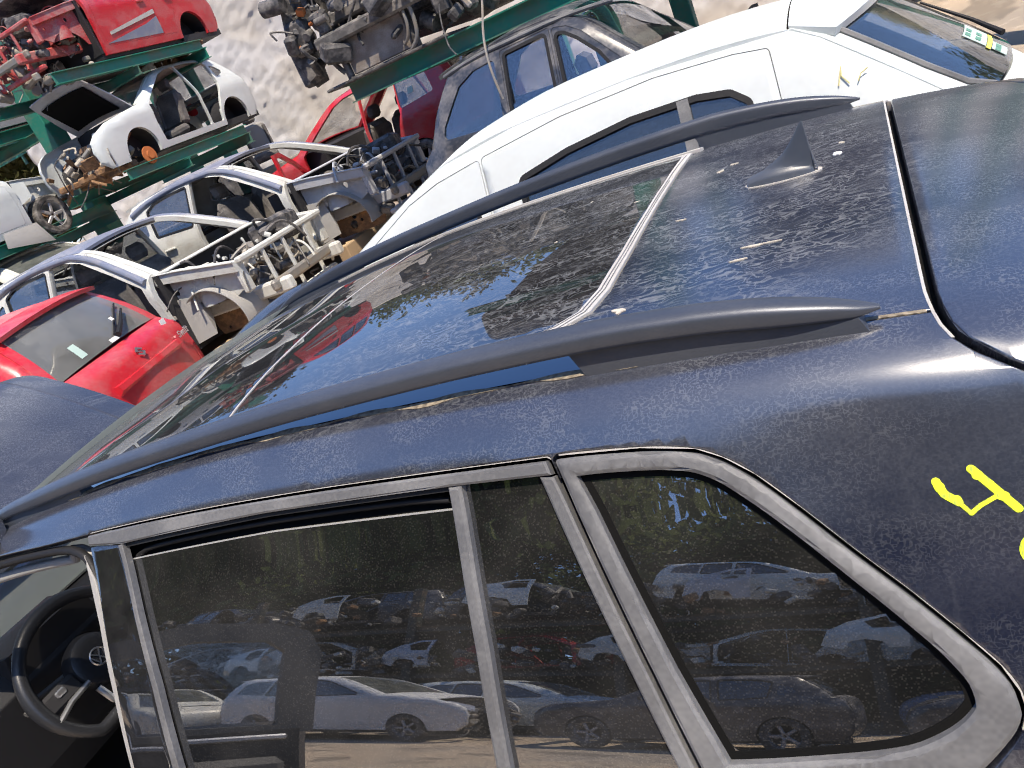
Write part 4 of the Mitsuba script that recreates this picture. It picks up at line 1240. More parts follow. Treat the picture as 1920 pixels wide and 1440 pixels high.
# ---------------------------------------------------------------- the white car beside the estate
PROFILE['white_hatch'] = {10: (2.05, 1.448), 11: (2.40, 1.494), 12: (2.85, 1.500), 13: (3.40, 1.452), 14: (3.485, 1.392), 15: (3.69, 1.19), 16: (3.86, 1.01), 17: (3.93, .92), 18: (3.985, .72), 19: (3.99, .52)}
BOW['white_hatch'] = .20
OVERRIDE['white_hatch'] = (
    [[(1.35, .985), (1.70, 1.13), (2.0, 1.22), (2.2, 1.262), (2.215, .965)],
     [(2.395, .965), (2.40, 1.300), (2.6, 1.342), (2.85, 1.366), (3.08, 1.358), (3.19, 1.335), (3.245, 1.285), (3.245, 1.0)],
     [(3.40, 1.10), (3.41, 1.13), (3.43, 1.10)]],
    [[(1.25, .33), (1.22, .62), (1.25, .93), (1.55, 1.165), (1.90, 1.352), (2.05, 1.398), (2.25, 1.428), (2.262, .96), (2.27, .33)],
     [(2.277, .33), (2.268, .96), (2.257, 1.430), (2.60, 1.468), (2.95, 1.473), (3.22, 1.448), (3.335, 1.426), (3.345, .95), (3.10, .72), (2.92, .50), (2.83, .33)]])
tw = pose(-.30, 2.44, .006, .6)
wc, S = build_car('hatchback', 'clean white hatchback parked close behind the blue estate, its roof and rear window showing', tw, 'paint_white', L=4.5, H=1.475, W=1.80, shape='white_hatch', seats=2, res=.06, skip=('rear_spoiler',))
d0, d1 = S.poly([(2.255, .965), (2.255, 1.40), (2.275, 1.40), (2.275, .965)]), S.poly([(3.015, .96), (3.015, 1.368), (3.055, 1.366), (3.055, .96)])
for p in (d1,):
    m = side_piece(S, p, .02, .1, .004)
    put('rear_door__window_post', m, 'trim_black', wc, 30, tw=tw)
    put('rear_door__window_post', mirror_y(m), 'trim_black', wc, 30, tw=tw)
# spoiler plate over the rear window with a gap round it, and a wiper
V, F = strip(S, I_REAR - 1, I_REAR, -.99, .99, 17, sub=4, lift=.010)
V[:, 0] += .05 * np.clip((V[:, 0] - S.P[I_REAR - 1][0]) / (S.P[I_REAR][0] - S.P[I_REAR - 1][0]), 0, 1)
put('rear_spoiler', solidify(V, F, .03), 'paint_white', wc, 40, tw=tw, label='white spoiler plate above the rear window')
e = np.array([(S.P[I_REAR - 1][0] - .004, v * float(S.half(S.P[I_REAR - 1][0], S.P[I_REAR - 1][1])), S.P[I_REAR - 1][1] + .035 * (1 - v * v) + .003) for v in np.linspace(-.99, .99, 20)])
put('spoiler_gap', tube(e, .0045, 6), 'black_void', wc, 40, tw=tw)
Q = smooth_path(S.P[I_REAR:I_TAIL + 1], 9)


def on_rear(S, u, v, lift=.004):
    """a point on the rear window: u from its top (0) to its foot (1), v across"""
    q = np.array([np.interp(u, np.linspace(0, 1, 9), Q_[:, k]) for k in (0, 1)] if False else [np.interp(u, np.linspace(0, 1, 9), smooth_path(S.P[I_REAR:I_TAIL + 1], 9)[:, k]) for k in (0, 1)])
    w = float(S.half(q[0], q[1]))
    n = np.array([S.P[I_REAR][1] - S.P[I_TAIL][1], 0, S.P[I_TAIL][0] - S.P[I_REAR][0]])
    n /= np.linalg.norm(n)
    return np.array([q[0] + S.bow * (1 - v * v), v * w, q[1] + .035 * (1 - v * v)]) + n * lift


def on_glass_patch(S, u0, u1, v0, v1, lift=.004, th=.0015):
    P = [on_rear(S, u, v, lift) for u in np.linspace(u0, u1, 3) for v in np.linspace(v0, v1, 4)]
    i, j = np.meshgrid(np.arange(2), np.arange(3), indexing='ij')
    a = (i * 4 + j).ravel()
    return solidify(np.array(P), np.vstack([np.stack([a, a + 4, a + 5], 1), np.stack([a, a + 5, a + 1], 1)]), th)


put('window_edge', tube([on_rear(S, u, v, .006) for u, v in [(0.02, -.9), (.3, -.9), (.6, -.9), (.85, -.88), (.99, -.80)]], .012, 6), 'trim_black', wc, 40, tw=tw)
put('window_sticker', on_glass_patch(S, .66, .82, -.42, -.16), 'sticker_pale', wc, False, tw=tw, label='pale green sticker with block lettering on the rear window')
put('window_sticker', on_glass_patch(S, .825, .855, -.44, -.16), 'sticker_yellow', wc, False, tw=tw, label='yellow strip below the pale sticker')
put('window_sticker', on_glass_patch(S, .86, .96, -.42, -.28), 'sticker_pale', wc, False, tw=tw, label='lower pale green sticker on the rear window')
for i, (u, v) in enumerate([(.69, -.36), (.69, -.27), (.76, -.36), (.76, -.27), (.90, -.39), (.90, -.33)]):
    put('sticker_print', on_glass_patch(S, u - .018, u + .018, v - .03, v + .026, .006), 'print_dark', wc, False, tw=tw)
put('wiper', tube([on_rear(S, .97, .10, .02), on_rear(S, .80, .30, .025), on_rear(S, .45, .42, .02)], [.012, .008, .005], 8), 'rubber', wc, 40, tw=tw)
lab = np.array([(3.45, .10, 0), (3.52, .22, 0)])
put('paper_label', bx(3.885, -.46, 1.452, .06, .10, .0015, 0, (-.04, .30, .35)), 'bird_tan', wc, False, tw=tw, label='peeling cream paper label on the spoiler')
for pts in ([(3.493, 1.243), (3.513, 1.30), (3.508, 1.27), (3.528, 1.24)], [(3.555, 1.238), (3.568, 1.258), (3.592, 1.268)]):
    P = [np.array([x + .30, -float(S.half(x + .30, z)) - .003, z]) for x, z in pts]
    put('yellow_mark', tube([p + [.15, .0015, 0] for p in P], .0026, 5), 'crayon_yellow', wc, False, tw=tw)

# ---------------------------------------------------------------- red hatchback at the lower left
tw = pose(-4.95, 1.47, .02, 16.3)
sz_, S = build_car('small_hatchback', 'red small hatchback seen from behind at the left, wiper on its dusty rear window', tw, 'paint_red', L=3.85, H=1.50, W=1.70, shape='swift', seats=2, skip=('rear_window',), roof='paint_red_faded')
put('rear_window', body_shape('swift', 3.85, 1.50, 1.70)[0]['rear_window'][0][0], 'dusty_rear_glass', sz_, tw=tw, label='rear window filmed with grey dust')
Lw = S.sx


def on_tail(y, z, lift=.006):
    q = smooth_path(S.P[I_TAIL:I_TAIL + 4], 40)
    x = np.interp(z, q[::-1, 1], q[::-1, 0]) + S.bow * (1 - (y / .8)**2)
    return np.array([x + lift + .012 * (1 - (y / .8)**2), y, z])


esses = Polygon([(0, .045), (.045, .012), (.030, .004), (0, .024), (-.016, .012), (.045, -.016), (0, -.045), (-.045, -.012), (-.030, -.004), (0, -.024), (.016, -.012), (-.045, .016)])
m = extr(esses, 0, .006)
m.apply_transform(np.array([[0, 0, 1, 0], [1, 0, 0, 0], [0, 1, 0, 0], [0, 0, 0, 1.0]]))
m.apply_transform(trimesh.transformations.rotation_matrix(-.5, (0, 1, 0)))
m.apply_translation(on_tail(0, .93, .006))
put('emblem', m, 'satin_metal', sz_, 30, tw=tw, label='chrome angular letter emblem on the tailgate')
m = meshkit.text_mesh('Swift', .05, .004, True)
m.apply_transform(np.array([[0, 0, 1, 0], [1, .25, 0, 0], [0, 1, 0, 0], [0, 0, 0, 1.0]], float))
m.apply_transform(trimesh.transformations.rotation_matrix(-.15, (0, 1, 0)))
m.apply_translation(on_tail(.50, .83, .012))
put('model_lettering', m, 'satin_metal', sz_, 30, tw=tw, label='chrome script lettering at the right of the tailgate')
put('plate_recess', trimesh.convex.convex_hull(np.array([on_tail(y, z, l) for y in (-.45, .45) for z, l in ((.84, .03), (.80, .035), (.84, -.02), (.76, -.02))])), 'paint_red', sz_, 20, tw=tw, label='handle ledge over the plate recess')
put('wiper', cat([tube([on_rear(S, .97, .12, .03), on_rear(S, .86, .32, .04), on_rear(S, .66, .66, .03)], [.022, .016, .008], 8), tube([on_rear(S, .93, .10, .02), on_rear(S, .52, .74, .02)], .008, 6)]), 'rubber', sz_, 40, tw=tw)
put('paper_scrap', on_glass_patch(S, .94, 1.03, -.02, .13, .008), 'bird_white', sz_, False, tw=tw, label='torn white sticker at the foot of the rear window')
put('paper_scrap', on_glass_patch(S, .72, .78, .24, .30, .05), 'bird_white', sz_, False, tw=tw)
put('window_sticker', on_glass_patch(S, .70, .93, -.48, -.38, .004), 'sticker_pale', sz_, False, tw=tw)
put('lamp_hole', trimesh.convex.convex_hull(np.array([on_tail(y, z, .01) - [abs(y) * .13, 0, 0] for y, z in ((.60, .93), (.70, .93), (.71, .80), (.63, .78))] + [on_tail(.65, .86, -.05)])), 'black_void', sz_, 20, tw=tw, label='dark opening where the right rear lamp is missing')
put('paper_scrap', bx(*on_tail(.56, .985, .01), .004, .07, .05), 'bird_white', sz_, False, tw=tw)

# ---------------------------------------------------------------- two stripped white bodies, noses to the right
for nm, lb, p, sd, mt, rf, bare in [
    ('stripped_car', 'stripped white car body nearest the red small hatchback, bare engine bay facing right', (-1.184, 4.825, .26, 182.0), 11, 'primer_white', 'paint_blue_grey', 'primer_white'),
    ('stripped_car', 'stripped silver grey car body with a black box in its nose, behind the white one', (-.787, 6.722, .46, 182.8), 29, 'primer_white', 'paint_blue_grey', 'paint_silver_bare')]:
    x, y, z, yw = p
    t_ = pose(x, y, z, yw)
    k, S = build_car(nm, lb, t_, mt, L=4.1, H=1.48, W=1.72, open_doors=('front_door',), stripped=True, skip=('windscreen', 'front_bumper', 'roof') if sd == 11 else ('windscreen', 'front_bumper'), roof=rf, bare=bare, wheels=False, seats=2, seed=sd, shape='strip')
    if sd == 11:
        pr = body_shape('strip', 4.1, 1.48, 1.72, False, ('front_door',), True)[0]
        put('roof', pr['roof'][0][0], rf, k, tw=t_)
    # grey upper frame over the door openings
    for s in (-1, 1):
        arc = [(1.23, .97), (1.55, 1.165), (1.95, 1.365), (2.15, 1.415), (2.6, 1.43), (3.1, 1.39), (3.4, 1.32)]
        P = [np.array([a * S.sx, s * (float(S.half(a * S.sx, b * S.sz)) + .006), b * S.sz]) for a, b in smooth_path(np.array(arc), 26)]
        put('roof_rail_panel', tube(P, .034, 8), rf, k, 60, tw=t_)
    put('wheel_arch_liner', quad_sheet(lambda u, v: np.stack([.80 * S.sx - .37 * np.cos(-.15 + u * 2.3) * (1 + .02 * np.sin(9 * u)), .42 + .36 * v, .36 + .37 * np.sin(-.15 + u * 2.3)], 1) if True else None, 16, 6, .008), 'grey_lining', k, 40, tw=t_)
    put('wheel_arch_back', plate(Point(.80 * S.sx, .38).buffer(.36).intersection(sbox(0, .2, 3, 2)), .01, 'xz', .42, 5, sd), 'rust_metal', k, 40, tw=t_)
    put('wing_liner', trimesh.convex.convex_hull(np.array([(.9, .74, .30), (1.25, .76, .25), (1.22, .72, .72), (.95, .70, .68), (1.0, .55, .5), (1.25, .55, .3)])), 'grey_lining', k, 40, tw=t_)
    for sx_ in (.95, 3.35):
        put('timber_block', bx(sx_, 0, .08, .14, 1.6, .18, .01), 'timber', k, False, tw=t_)
    m = meshkit.text_mesh('97' if sd == 11 else 'ETYV', .055, .003, True)
    m.apply_transform(np.array([[-1, 0, 0, 0], [0, 0, 1, 0], [0, 1, 0, 0], [0, 0, 0, 1.0]], float))
    m.apply_translation((1.98 * S.sx, float(S.half(1.9 * S.sx, 1.38 * S.sz)) + .044, 1.345 * S.sz))
    put('chalk_mark', m, 'bird_white', k, False, tw=t_)

# ---------------------------------------------------------------- red suv with its doors off, and the dark car nearer
tw = pose(-5.05, 9.9, .55, -8.0)
rs, S = build_car('suv', 'bright red suv body with doors missing in front of the concrete wall', tw, 'paint_red', L=4.35, H=1.60, W=1.80, wagon=True, open_doors=('front_door', 'rear_door'), seats=2, shape='suv', wheels=True)
put('rear_glass_sticker', side_piece(S, S.poly([(3.28, 1.12), (3.28, 1.19), (3.37, 1.19), (3.37, 1.12)]), .002, .3, -.008), 'sticker_pale', rs, False, tw=tw)
dm = S.poly([(1.30, .40), (1.27, .62), (1.30, .93), (1.36, .97), (2.45, .965), (2.49, .40)]).buffer(-.03).buffer(.03)
V, F = sheet2d(dm, .09)
Pd = np.stack([V[:, 0] - 1.30 * S.sx, -.05 + .03 * np.cos((V[:, 1] - .75) * 4), V[:, 1]], 1)
mm = solidify(Pd, F[:, ::-1], .05)
dt = tw @ pose(1.30 * S.sx, -.88, -.28, -62)
dk = put('open_front_door', mm, 'paint_red', rs, 40, tw=dt, label='red front door hanging open below the windscreen')
put('handle', bx(.98, -.06, .86, .17, .03, .035, .01), 'satin_metal', dk, 30, tw=dt)
put('window_frame', plate(S.poly([(1.34, .96), (1.75, 1.20), (2.2, 1.38), (2.45, 1.38), (2.46, .96)]).difference(S.poly([(1.52, 1.0), (1.80, 1.165), (2.2, 1.32), (2.38, 1.32), (2.39, 1.0)])), .04, 'xz', -.02).apply_translation((-1.30 * S.sx, 0, 0)), 'paint_red', dk, 30, tw=dt)

PROFILE['suv2'] = {7: (1.70, .985), 8: (1.95, 1.185), 9: (2.20, 1.375), 10: (2.33, 1.425), 11: (2.47, 1.458)}
OVERRIDE['suv2'] = ([[(1.99, .985), (2.12, 1.165), (2.27, 1.29), (2.36, 1.345), (2.44, 1.365), (2.45, .965)], [(2.535, .965), (2.515, 1.384), (2.90, 1.375), (2.95, .98)], [(3.03, .985), (2.99, 1.37), (3.20, 1.355), (3.36, 1.30), (3.58, 1.10), (3.62, 1.02)]],
    [[(1.80, .33), (1.78, .62), (1.80, .93), (1.98, 1.10), (2.22, 1.315), (2.33, 1.375), (2.455, 1.40), (2.485, .96), (2.50, .33)], [(2.515, .33), (2.50, .96), (2.475, 1.408), (2.93, 1.40), (2.98, .95), (2.95, .72), (2.86, .50), (2.83, .33)]])
tw = pose(4.05, 5.0, .27, 180)
dc, S = build_car('dark_suv', 'dark grey car behind the white hatchback, its tail window mirroring blue sky', tw, 'paint_dark', L=3.5, H=1.60, W=1.76, seats=2, stripped=True, front=False, shape='suv2', glass='clear_tint', screen='screen_blue', skip=('rear_window', 'quarter_window'))
for g in body_shape('suv2', 3.5, 1.60, 1.76, stripped=True)[0]['quarter_window']:
    put('quarter_window', g[0], 'screen_blue', dc, tw=tw)
put('rear_window', body_shape('suv2', 3.5, 1.60, 1.76, stripped=True)[0]['rear_window'][0][0], 'screen_blue', dc, tw=tw)
put('side_strip', tube([np.array([a * S.sx, float(S.half(a * S.sx, b * S.sz)) + .006, b * S.sz]) for a, b in smooth_path(np.array([(1.95, 1.40), (2.5, 1.432), (3.0, 1.43), (3.5, 1.39)]), 20)], .016, 8), 'trim_black', dc, 40, tw=tw)

# ---------------------------------------------------------------- racks on the far side
def rack(label, posts, beams, name='steel_rack', mt='green_steel'):
    k = thing(name, label, 'rack')
    for x, y, z0, z1 in posts:
        pw = .34 if (x, y) == (-8.62, 9.25) else .22
        put('post', bx(x, y, (z0 + z1) / 2, pw, pw, z1 - z0, .012), mt, k, False)
        put('base_plate', bx(x, y, z0 + .01, .42, .42, .025), mt, k, False)
    for a, b, h, wd in beams:
        a, b = np.array(a, float), np.array(b, float)
        d = b - a
        L = np.linalg.norm(d)
        web = bx(0, 0, 0, L, .012, h)
        fl = [bx(0, 0, s * (h / 2 - .006), L, wd, .012) for s in (-1, 1)]
        m = cat([web] + fl)
        m.apply_transform(trimesh.geometry.align_vectors([1, 0, 0], d / L) if abs(d[0]) < 1e-6 and abs(d[2]) > 1e-6 else trimesh.transformations.rotation_matrix(math.atan2(d[1], d[0]), (0, 0, 1)))
        m.apply_translation((a + b) / 2)
        put('beam', m, mt, k, False)
    return k


g9 = .55
rack('green steel rack by the wall holding the gutted white hatchback and a red car above',
     [(-8.62, 9.25, g9, 6.2), (-8.75, 12.1, g9, 5.6), (-7.9, 12.25, g9, 4.6)],
     [((-6.42, 8.2, 2.36), (-6.42, 11.2, 2.36), .16, .12), ((-7.95, 8.2, 2.36), (-7.95, 11.2, 2.36), .16, .12), ((-8.75, 11.1, 2.20), (-6.3, 11.1, 2.20), .18, .12),
      ((-6.42, 7.9, 3.90), (-6.42, 11.2, 3.90), .17, .12), ((-7.95, 7.9, 3.90), (-7.95, 11.2, 3.90), .17, .12), ((-8.75, 11.1, 3.74), (-6.3, 11.1, 3.74), .18, .12), ((-8.62, 9.42, 2.20), (-6.3, 9.42, 2.20), .14, .1), ((-8.62, 9.42, 3.74), (-6.3, 9.42, 3.74), .14, .1)])
rack('green steel rack at the far left edge carrying two stripped white cars',
     [(-11.9, 9.3, g9, 5.4), (-11.9, 4.2, .2, 5.4)],
     [((-8.10, 4.2, 2.10), (-8.10, 9.0, 2.10), .18, .14), ((-9.7, 4.2, 2.10), (-9.7, 9.0, 2.10), .18, .14), ((-11.9, 8.9, 1.92), (-7.9, 8.9, 1.92), .16, .12),
      ((-9.45, 6.5, 3.80), (-9.45, 10.6, 3.80), .20, .14), ((-11.0, 6.5, 3.80), (-11.0, 10.6, 3.80), .18, .14), ((-11.9, 9.4, 3.62), (-8.6, 9.4, 3.62), .16, .12)])
rack('green steel rack above the dark grey car, carrying the black stripped car front',
     [(1.87, 5.75, .3, 5.6), (1.87, 9.4, g9, 5.6), (5.0, 5.75, .3, 5.6), (5.0, 9.4, g9, 5.6), (-.4, 11.5, g9, 5.6)],
     [((-.42, 5.4, 1.985), (5.0, 5.4, 1.985), .16, .14), ((-.95, 9.3, 1.985), (5.0, 9.3, 1.985), .16, .14), ((-.28, 5.5, 1.985), (-.28, 9.3, 1.985), .14, .12), ((1.25, 5.5, 1.985), (1.25, 9.3, 1.985), .14, .12), ((2.6, 5.5, 1.985), (2.6, 9.3, 1.985), .14, .12), ((4.2, 5.5, 1.985), (4.2, 9.3, 1.985), .14, .12),
      ((-.42, 5.6, 3.98), (5.0, 5.6, 3.98), .16, .14), ((-.95, 9.3, 3.98), (5.0, 9.3, 3.98), .16, .14)])

# white hatchback body on the rack, bonnet up
tw = pose(-7.182, 7.961, 2.303, 90.8)
hb, S = build_car('gutted_hatchback', 'white hatchback body without doors on the rack, bonnet raised and engine bay gutted', tw, 'paint_white', L=4.0, H=1.465, W=1.70, open_doors=('front_door', 'rear_door'), wheels=False, seats=2, skip=('bonnet', 'front_bumper', 'headlight', 'rear_bumper'), shape='hatch')
bp = quad_sheet(lambda u, v: np.stack([1.12 - .88 * u * math.cos(.75) , (2 * v - 1) * (.70 - .10 * u**2), 1.0 + .88 * u * math.sin(.75) - .05 * (2 * v - 1)**2 * (1 - .3 * u)], 1), 12, 15, .02)
put('raised_bonnet', bp, 'paint_silver_bare', hb, 40, tw=tw, label='raised grey bonnet')
put('bonnet_lining', quad_sheet(lambda u, v: np.stack([1.12 - (.12 + .62 * u) * math.cos(.75) - .012, (2 * v - 1) * .52, .97 + (.12 + .62 * u) * math.sin(.75) - .03 * (2 * v - 1)**2], 1), 6, 9, .015), 'black_void', hb, 40, tw=tw, label='black lining under the raised bonnet')
put('engine_scraps', clutter(34, (.15, 1.05), (-.6, .6), (.30, .78), 71, .05, .2), 'engine_grey', hb, 30, tw=tw)
put('rusty_scraps', clutter(40, (.05, 1.0), (-.65, .65), (.12, .62), 72, .06, .26, 'flat'), 'rust_metal', hb, 30, tw=tw)
put('pale_scraps', clutter(9, (.1, .9), (-.7, .6), (.35, .75), 73, .05, .14), 'bird_tan', hb, 30, tw=tw)
put('rusty_panel', trimesh.convex.convex_hull(np.array([(.45, -.35, .30), (.45, .30, .28), (.62, -.4, .72), (.62, .3, .74), (.55, -.42, .35), (.7, .3, .4)])), 'rust_metal', hb, 30, tw=tw)
for q in range(7):
    r2 = random.Random(q)
    p0 = np.array([r2.uniform(.1, .9), r2.uniform(-.75, .5), r2.uniform(.4, .8)])
    put('cable', tube(smooth_path([p0, p0 + [r2.uniform(-.3, .1), r2.uniform(-.25, .2), r2.uniform(-.25, .05)], p0 + [r2.uniform(-.4, .2), r2.uniform(-.3, .3), r2.uniform(-.75, -.3)]], 14), .010, 6), 'engine_dark' if q % 2 else 'engine_grey', hb, 40, tw=tw)
put('brake_disc', DISC, 'rust_orange', hb, tw=tw @ pose(.80, -.80, .22).scale(1.05))
put('subframe', cat([bx(.6, 0, .20, .14, 1.3, .10, .02), bx(.3, 0, .26, .5, .12, .10, .02), bx(.35, -.45, .26, .7, .09, .10, .02), bx(.35, .45, .26, .7, .09, .10, .02)]), 'rust_metal', hb, 30, tw=tw)

# red car above
tw = pose(-7.2, 7.75, 3.80, 90.6)
rc, S = build_car('stacked_car', 'red car with its wing off on the top of the rack at the upper left', tw, 'paint_red', L=4.25, H=1.62, W=1.80, wagon=True, stripped=True, bare='paint_red_dull', wheels=False, seats=0, seed=55, shape='redtop', bumper='paint_red_dull')
lowd = S.poly([(1.30, .36), (2.20, .52), (2.48, .60), (2.49, .36)])
put('door_cladding', side_piece(S, lowd, .01, .1, .006), 'paint_blue_grey', rc, 30, tw=tw, label='grey cladding along the lower door')
put('door_molding', side_piece(S, S.poly([(1.42, .50), (2.47, .70), (2.47, .64), (1.42, .46)]), .01, .1, .014), 'seal_trim', rc, 30, tw=tw)
put('crumpled_bonnet', quad_sheet(lambda u, v: np.stack([1.25 - .8 * u, (2 * v - 1) * .72, 1.08 + .30 * u + .05 * np.sin(7 * v + 3 * u)], 1), 10, 12, .03), 'paint_dark', rc, 40, tw=tw, label='dark underside of the lifted bonnet')
put('under_scraps', clutter(26, (.1, 1.2), (-.7, .7), (.02, .35), 91, .06, .25), 'engine_grey', rc, 30, tw=tw)
put('rusty_scraps', clutter(24, (2.6, 3.9), (-.8, .8), (.1, .5), 92, .08, .3, 'flat'), 'rust_metal', rc, 30, tw=tw)

# left rack
tw = pose(-8.85, 8.72, 2.0, -90)
wl, S = build_car('stripped_car', 'white car with a bare front and one wheel on the left rack, lower level', tw, 'paint_white', L=4.0, H=1.48, W=1.70, stripped=True, bare='primer_white', wheels=(.78,), seats=0, seed=61, shape='hatch2', open_doors=())
put('rusty_scraps', clutter(30, (.1, 1.1), (-.6, .75), (.2, .6), 62, .06, .22, 'flat'), 'rust_metal', wl, 30, tw=tw)
put('wing_remnant', trimesh.convex.convex_hull(np.array([(1.15, .80, .95), (1.2, .83, .60), (.95, .83, .68), (.9, .78, .92)])), 'paint_white', wl, 40, tw=tw)
put('hanging_bumper', trimesh.convex.convex_hull(np.array([(1.2, .9, .30), (1.9, .95, .10), (1.1, .95, -.05), (1.8, .9, .32), (1.3, 1.0, .12)])), 'grey_lining', wl, 40, tw=tw)
tw = pose(-10.2, 11.0, 3.72, -90)
wl, S = build_car('stripped_car', 'pale grey stripped car on the upper level of the left rack', tw, 'paint_silver_bare', L=4.0, H=1.48, W=1.70, stripped=True, bare='paint_silver_bare', wheels=False, seats=0, seed=63, shape='hatch2')

# ground row at the far left
for lb, p, mt, sd, st in [('dark blue grey car in the ground row at the left, behind the stripped white bodies', (-5.75, 5.3, .40, 181), 'paint_blue_grey', 81, False),
                          ('white car with dark glass under the left rack', (-6.2, 7.3, .52, 180), 'paint_white_dirty', 82, True)]:
    build_car('parked_car', lb, pose(*p), mt, L=4.2, H=1.46, W=1.74, seats=0, seed=sd, shape='row', stripped=st, bare='primer_white', glass='dark_window')

# black stripped front on the rack, radiator pack outward
tw = pose(.11, 5.22, 2.06, 90)
bk, S = build_car('black_car_front', 'black stripped car on the rack at the top, radiator and front beam facing out', tw, 'paint_dark', L=4.3, H=1.60, W=1.82, wagon=True, stripped=True, bare='engine_dark', wheels=False, seats=0, seed=44, shape='blk')
bkm = [('radiator', bx(.14, .06, .20, .05, .66, .30, .01), 'radiator_core', None), ('upper_cooler', bx(.20, -.02, .64, .05, .70, .26, .01), 'radiator_core', None),
       ('impact_beam', bx(.06, .02, .395, .07, 1.16, .105, .02), 'front_dark', 'dark grey front impact beam'), ('cooler_frame', cat([bx(.12, s * .37 + .06, .20, .07, .05, .36, .01) for s in (-1, 1)] + [bx(.12, .06, .025, .07, .80, .04, .01)]), 'engine_dark', None),
       ('lamp_carrier', cat([bx(.16, -.72, .52, .16, .20, .30, .03), bx(.20, -.86, .35, .14, .12, .46, .03), bx(.12, -.66, .28, .12, .14, .20, .02)]), 'engine_dark', None),
       ('lamp_carrier', cat([bx(.16, .76, .52, .16, .20, .30, .03), bx(.20, .90, .35, .14, .12, .46, .03)]), 'engine_dark', None),
       ('wheel_liner', lathe([(.30, -.12), (.36, -.08), (.38, .05), (.34, .12), (.2, .12)], 24).apply_translation((.62, -.80, .42)), 'engine_dark', None),
       ('pipe', tube(smooth_path([(.10, -.36, .50), (.06, -.40, .30), (.07, -.36, .12), (.10, -.24, .04)], 14), .018, 8), 'engine_grey', None), ('pipe', tube(smooth_path([(.12, -.30, .42), (.05, -.33, .28), (.06, -.28, .14), (.10, -.20, .10)], 14), .014, 8), 'engine_grey', None),
       ('hose', tube(smooth_path([(.10, .46, .10), (.06, .52, .30), (.14, .50, .55)], 12), .022, 8), 'engine_dark', None), ('wing_plastic', trimesh.convex.convex_hull(np.array([(.15, .84, .80), (.55, .92, .95), (.10, .92, .45), (.12, .86, .16), (.30, .93, .10), (.34, .80, .12), (.14, .76, .20), (.6, .93, .5), (.20, .74, .60)])), 'engine_dark', 'black plastic wing remnant'), ('beam_arm', cat([bx(.20, s * .52, .40, .26, .09, .10, .01) for s in (-1, 1)]), 'engine_grey', None),
       ('tray', bx(.35, .05, .02, .60, 1.3, .03, .01), 'engine_dark', None),
       ('pale_scraps', clutter(30, (.02, .25), (-.84, .84), (.40, .92), 45, .03, .11), 'front_dark', None), ('dark_scraps', clutter(64, (.0, .45), (-.84, .84), (.10, .95), 46, .07, .24), 'engine_dark', None),
       ('copper_scraps', clutter(5, (.02, .2), (.3, .9), (.4, .8), 47, .04, .08), 'rust_orange', None), ('torn_strip', bx(.02, -.80, .42, .03, .05, .70, .01, (-.5, .3, 0)), 'engine_grey', None)]
for nm, m, mt, lb in bkm:
    put(nm, m, mt, bk, 35, tw=tw, label=lb)
put('hanging_wire', tube(smooth_path([(1.27, 5.1, 2.35), (1.38, 4.55, 2.06), (1.44, 4.28, 1.93), (1.45, 4.16, 1.72), (1.47, 4.12, 1.50)], 26), .009, 6), 'engine_grey', bk, 40, label='loose grey wire trailing over the dark grey car')
put('hanging_wire', tube(smooth_path([(.85, 5.1, 2.3), (.95, 4.75, 2.0), (1.05, 4.6, 1.90)], 16), .006, 6), 'engine_dark', bk, 40)
for lb, x, y, z, mt, L in [('dark grey suv on the upper level of the rack, above the black car front', .45, 5.5, 4.0, 'paint_dark', 4.3), ('dark car on the rack behind the white hatchback roof', 3.45, 5.6, 2.06, 'paint_dark', 4.2), ('dark car on the upper level at the right end of the rack', 3.45, 5.7, 4.0, 'paint_dark', 4.2)]:
    build_car('racked_car', lb, pose(x, y, z, 90), mt, L=L, H=1.62 if z < 3 else 1.86, W=1.9, wagon=True, seats=0, shape='rk', wheels=False, seed=int(x * 10 + z))
# black wreck by the tail of the white hatchback
tw = pose(4.75, 8.3, .52, 100)
build_car('wrecked_car', 'black wreck just beyond the tail of the white hatchback at the upper right', tw, 'paint_dark', L=4.0, H=1.4, W=1.7, stripped=True, bare='engine_dark', seats=0, wheels=False, seed=77, shape='std')

for i in range(9):
    lv = 1.97 + 1.8 * (i % 2)
    x = -11 + 2.3 * i
    q9 = random.Random(900 + i)
    s9 = Shape(4.2, 1.5, 1.76, False)
    pn = side_piece(s9, Polygon([(2.55, .40), (2.50, 1.36), (2.9, 1.37), (3.4, 1.22), (3.75, .98), (3.88, .55), (3.55, .40), (3.42, .64), (3.2, .68), (2.95, .60), (2.85, .40)]).difference(Polygon([(2.6, .98), (2.6, 1.30), (2.9, 1.30), (3.15, 1.2), (3.05, 1.0)])), .03, .12)
    pk = thing('cut_quarter_panel', '%s cut off rear quarter panel leaning on the opposite rack, %s from the left' % (('white', 'white', 'silver')[i % 3], ORD[i]), 'car panel', 'cut panels on the opposite rack')
    put('panel', pn, ('paint_white', 'primer_white', 'paint_silver_bare')[i % 3], pk, 40, tw=pose(x - 3.2 if i % 2 else x + 3.2, -13.25 + .87 if i % 2 else -13.25 - .87, lv - .15, 0 if i % 2 else 180) @ T().rotate([0, 1, 0], q9.uniform(-6, 6)) if False else pose(x + 3.2, -13.5, lv - .1, 180 + q9.uniform(-8, 8)))

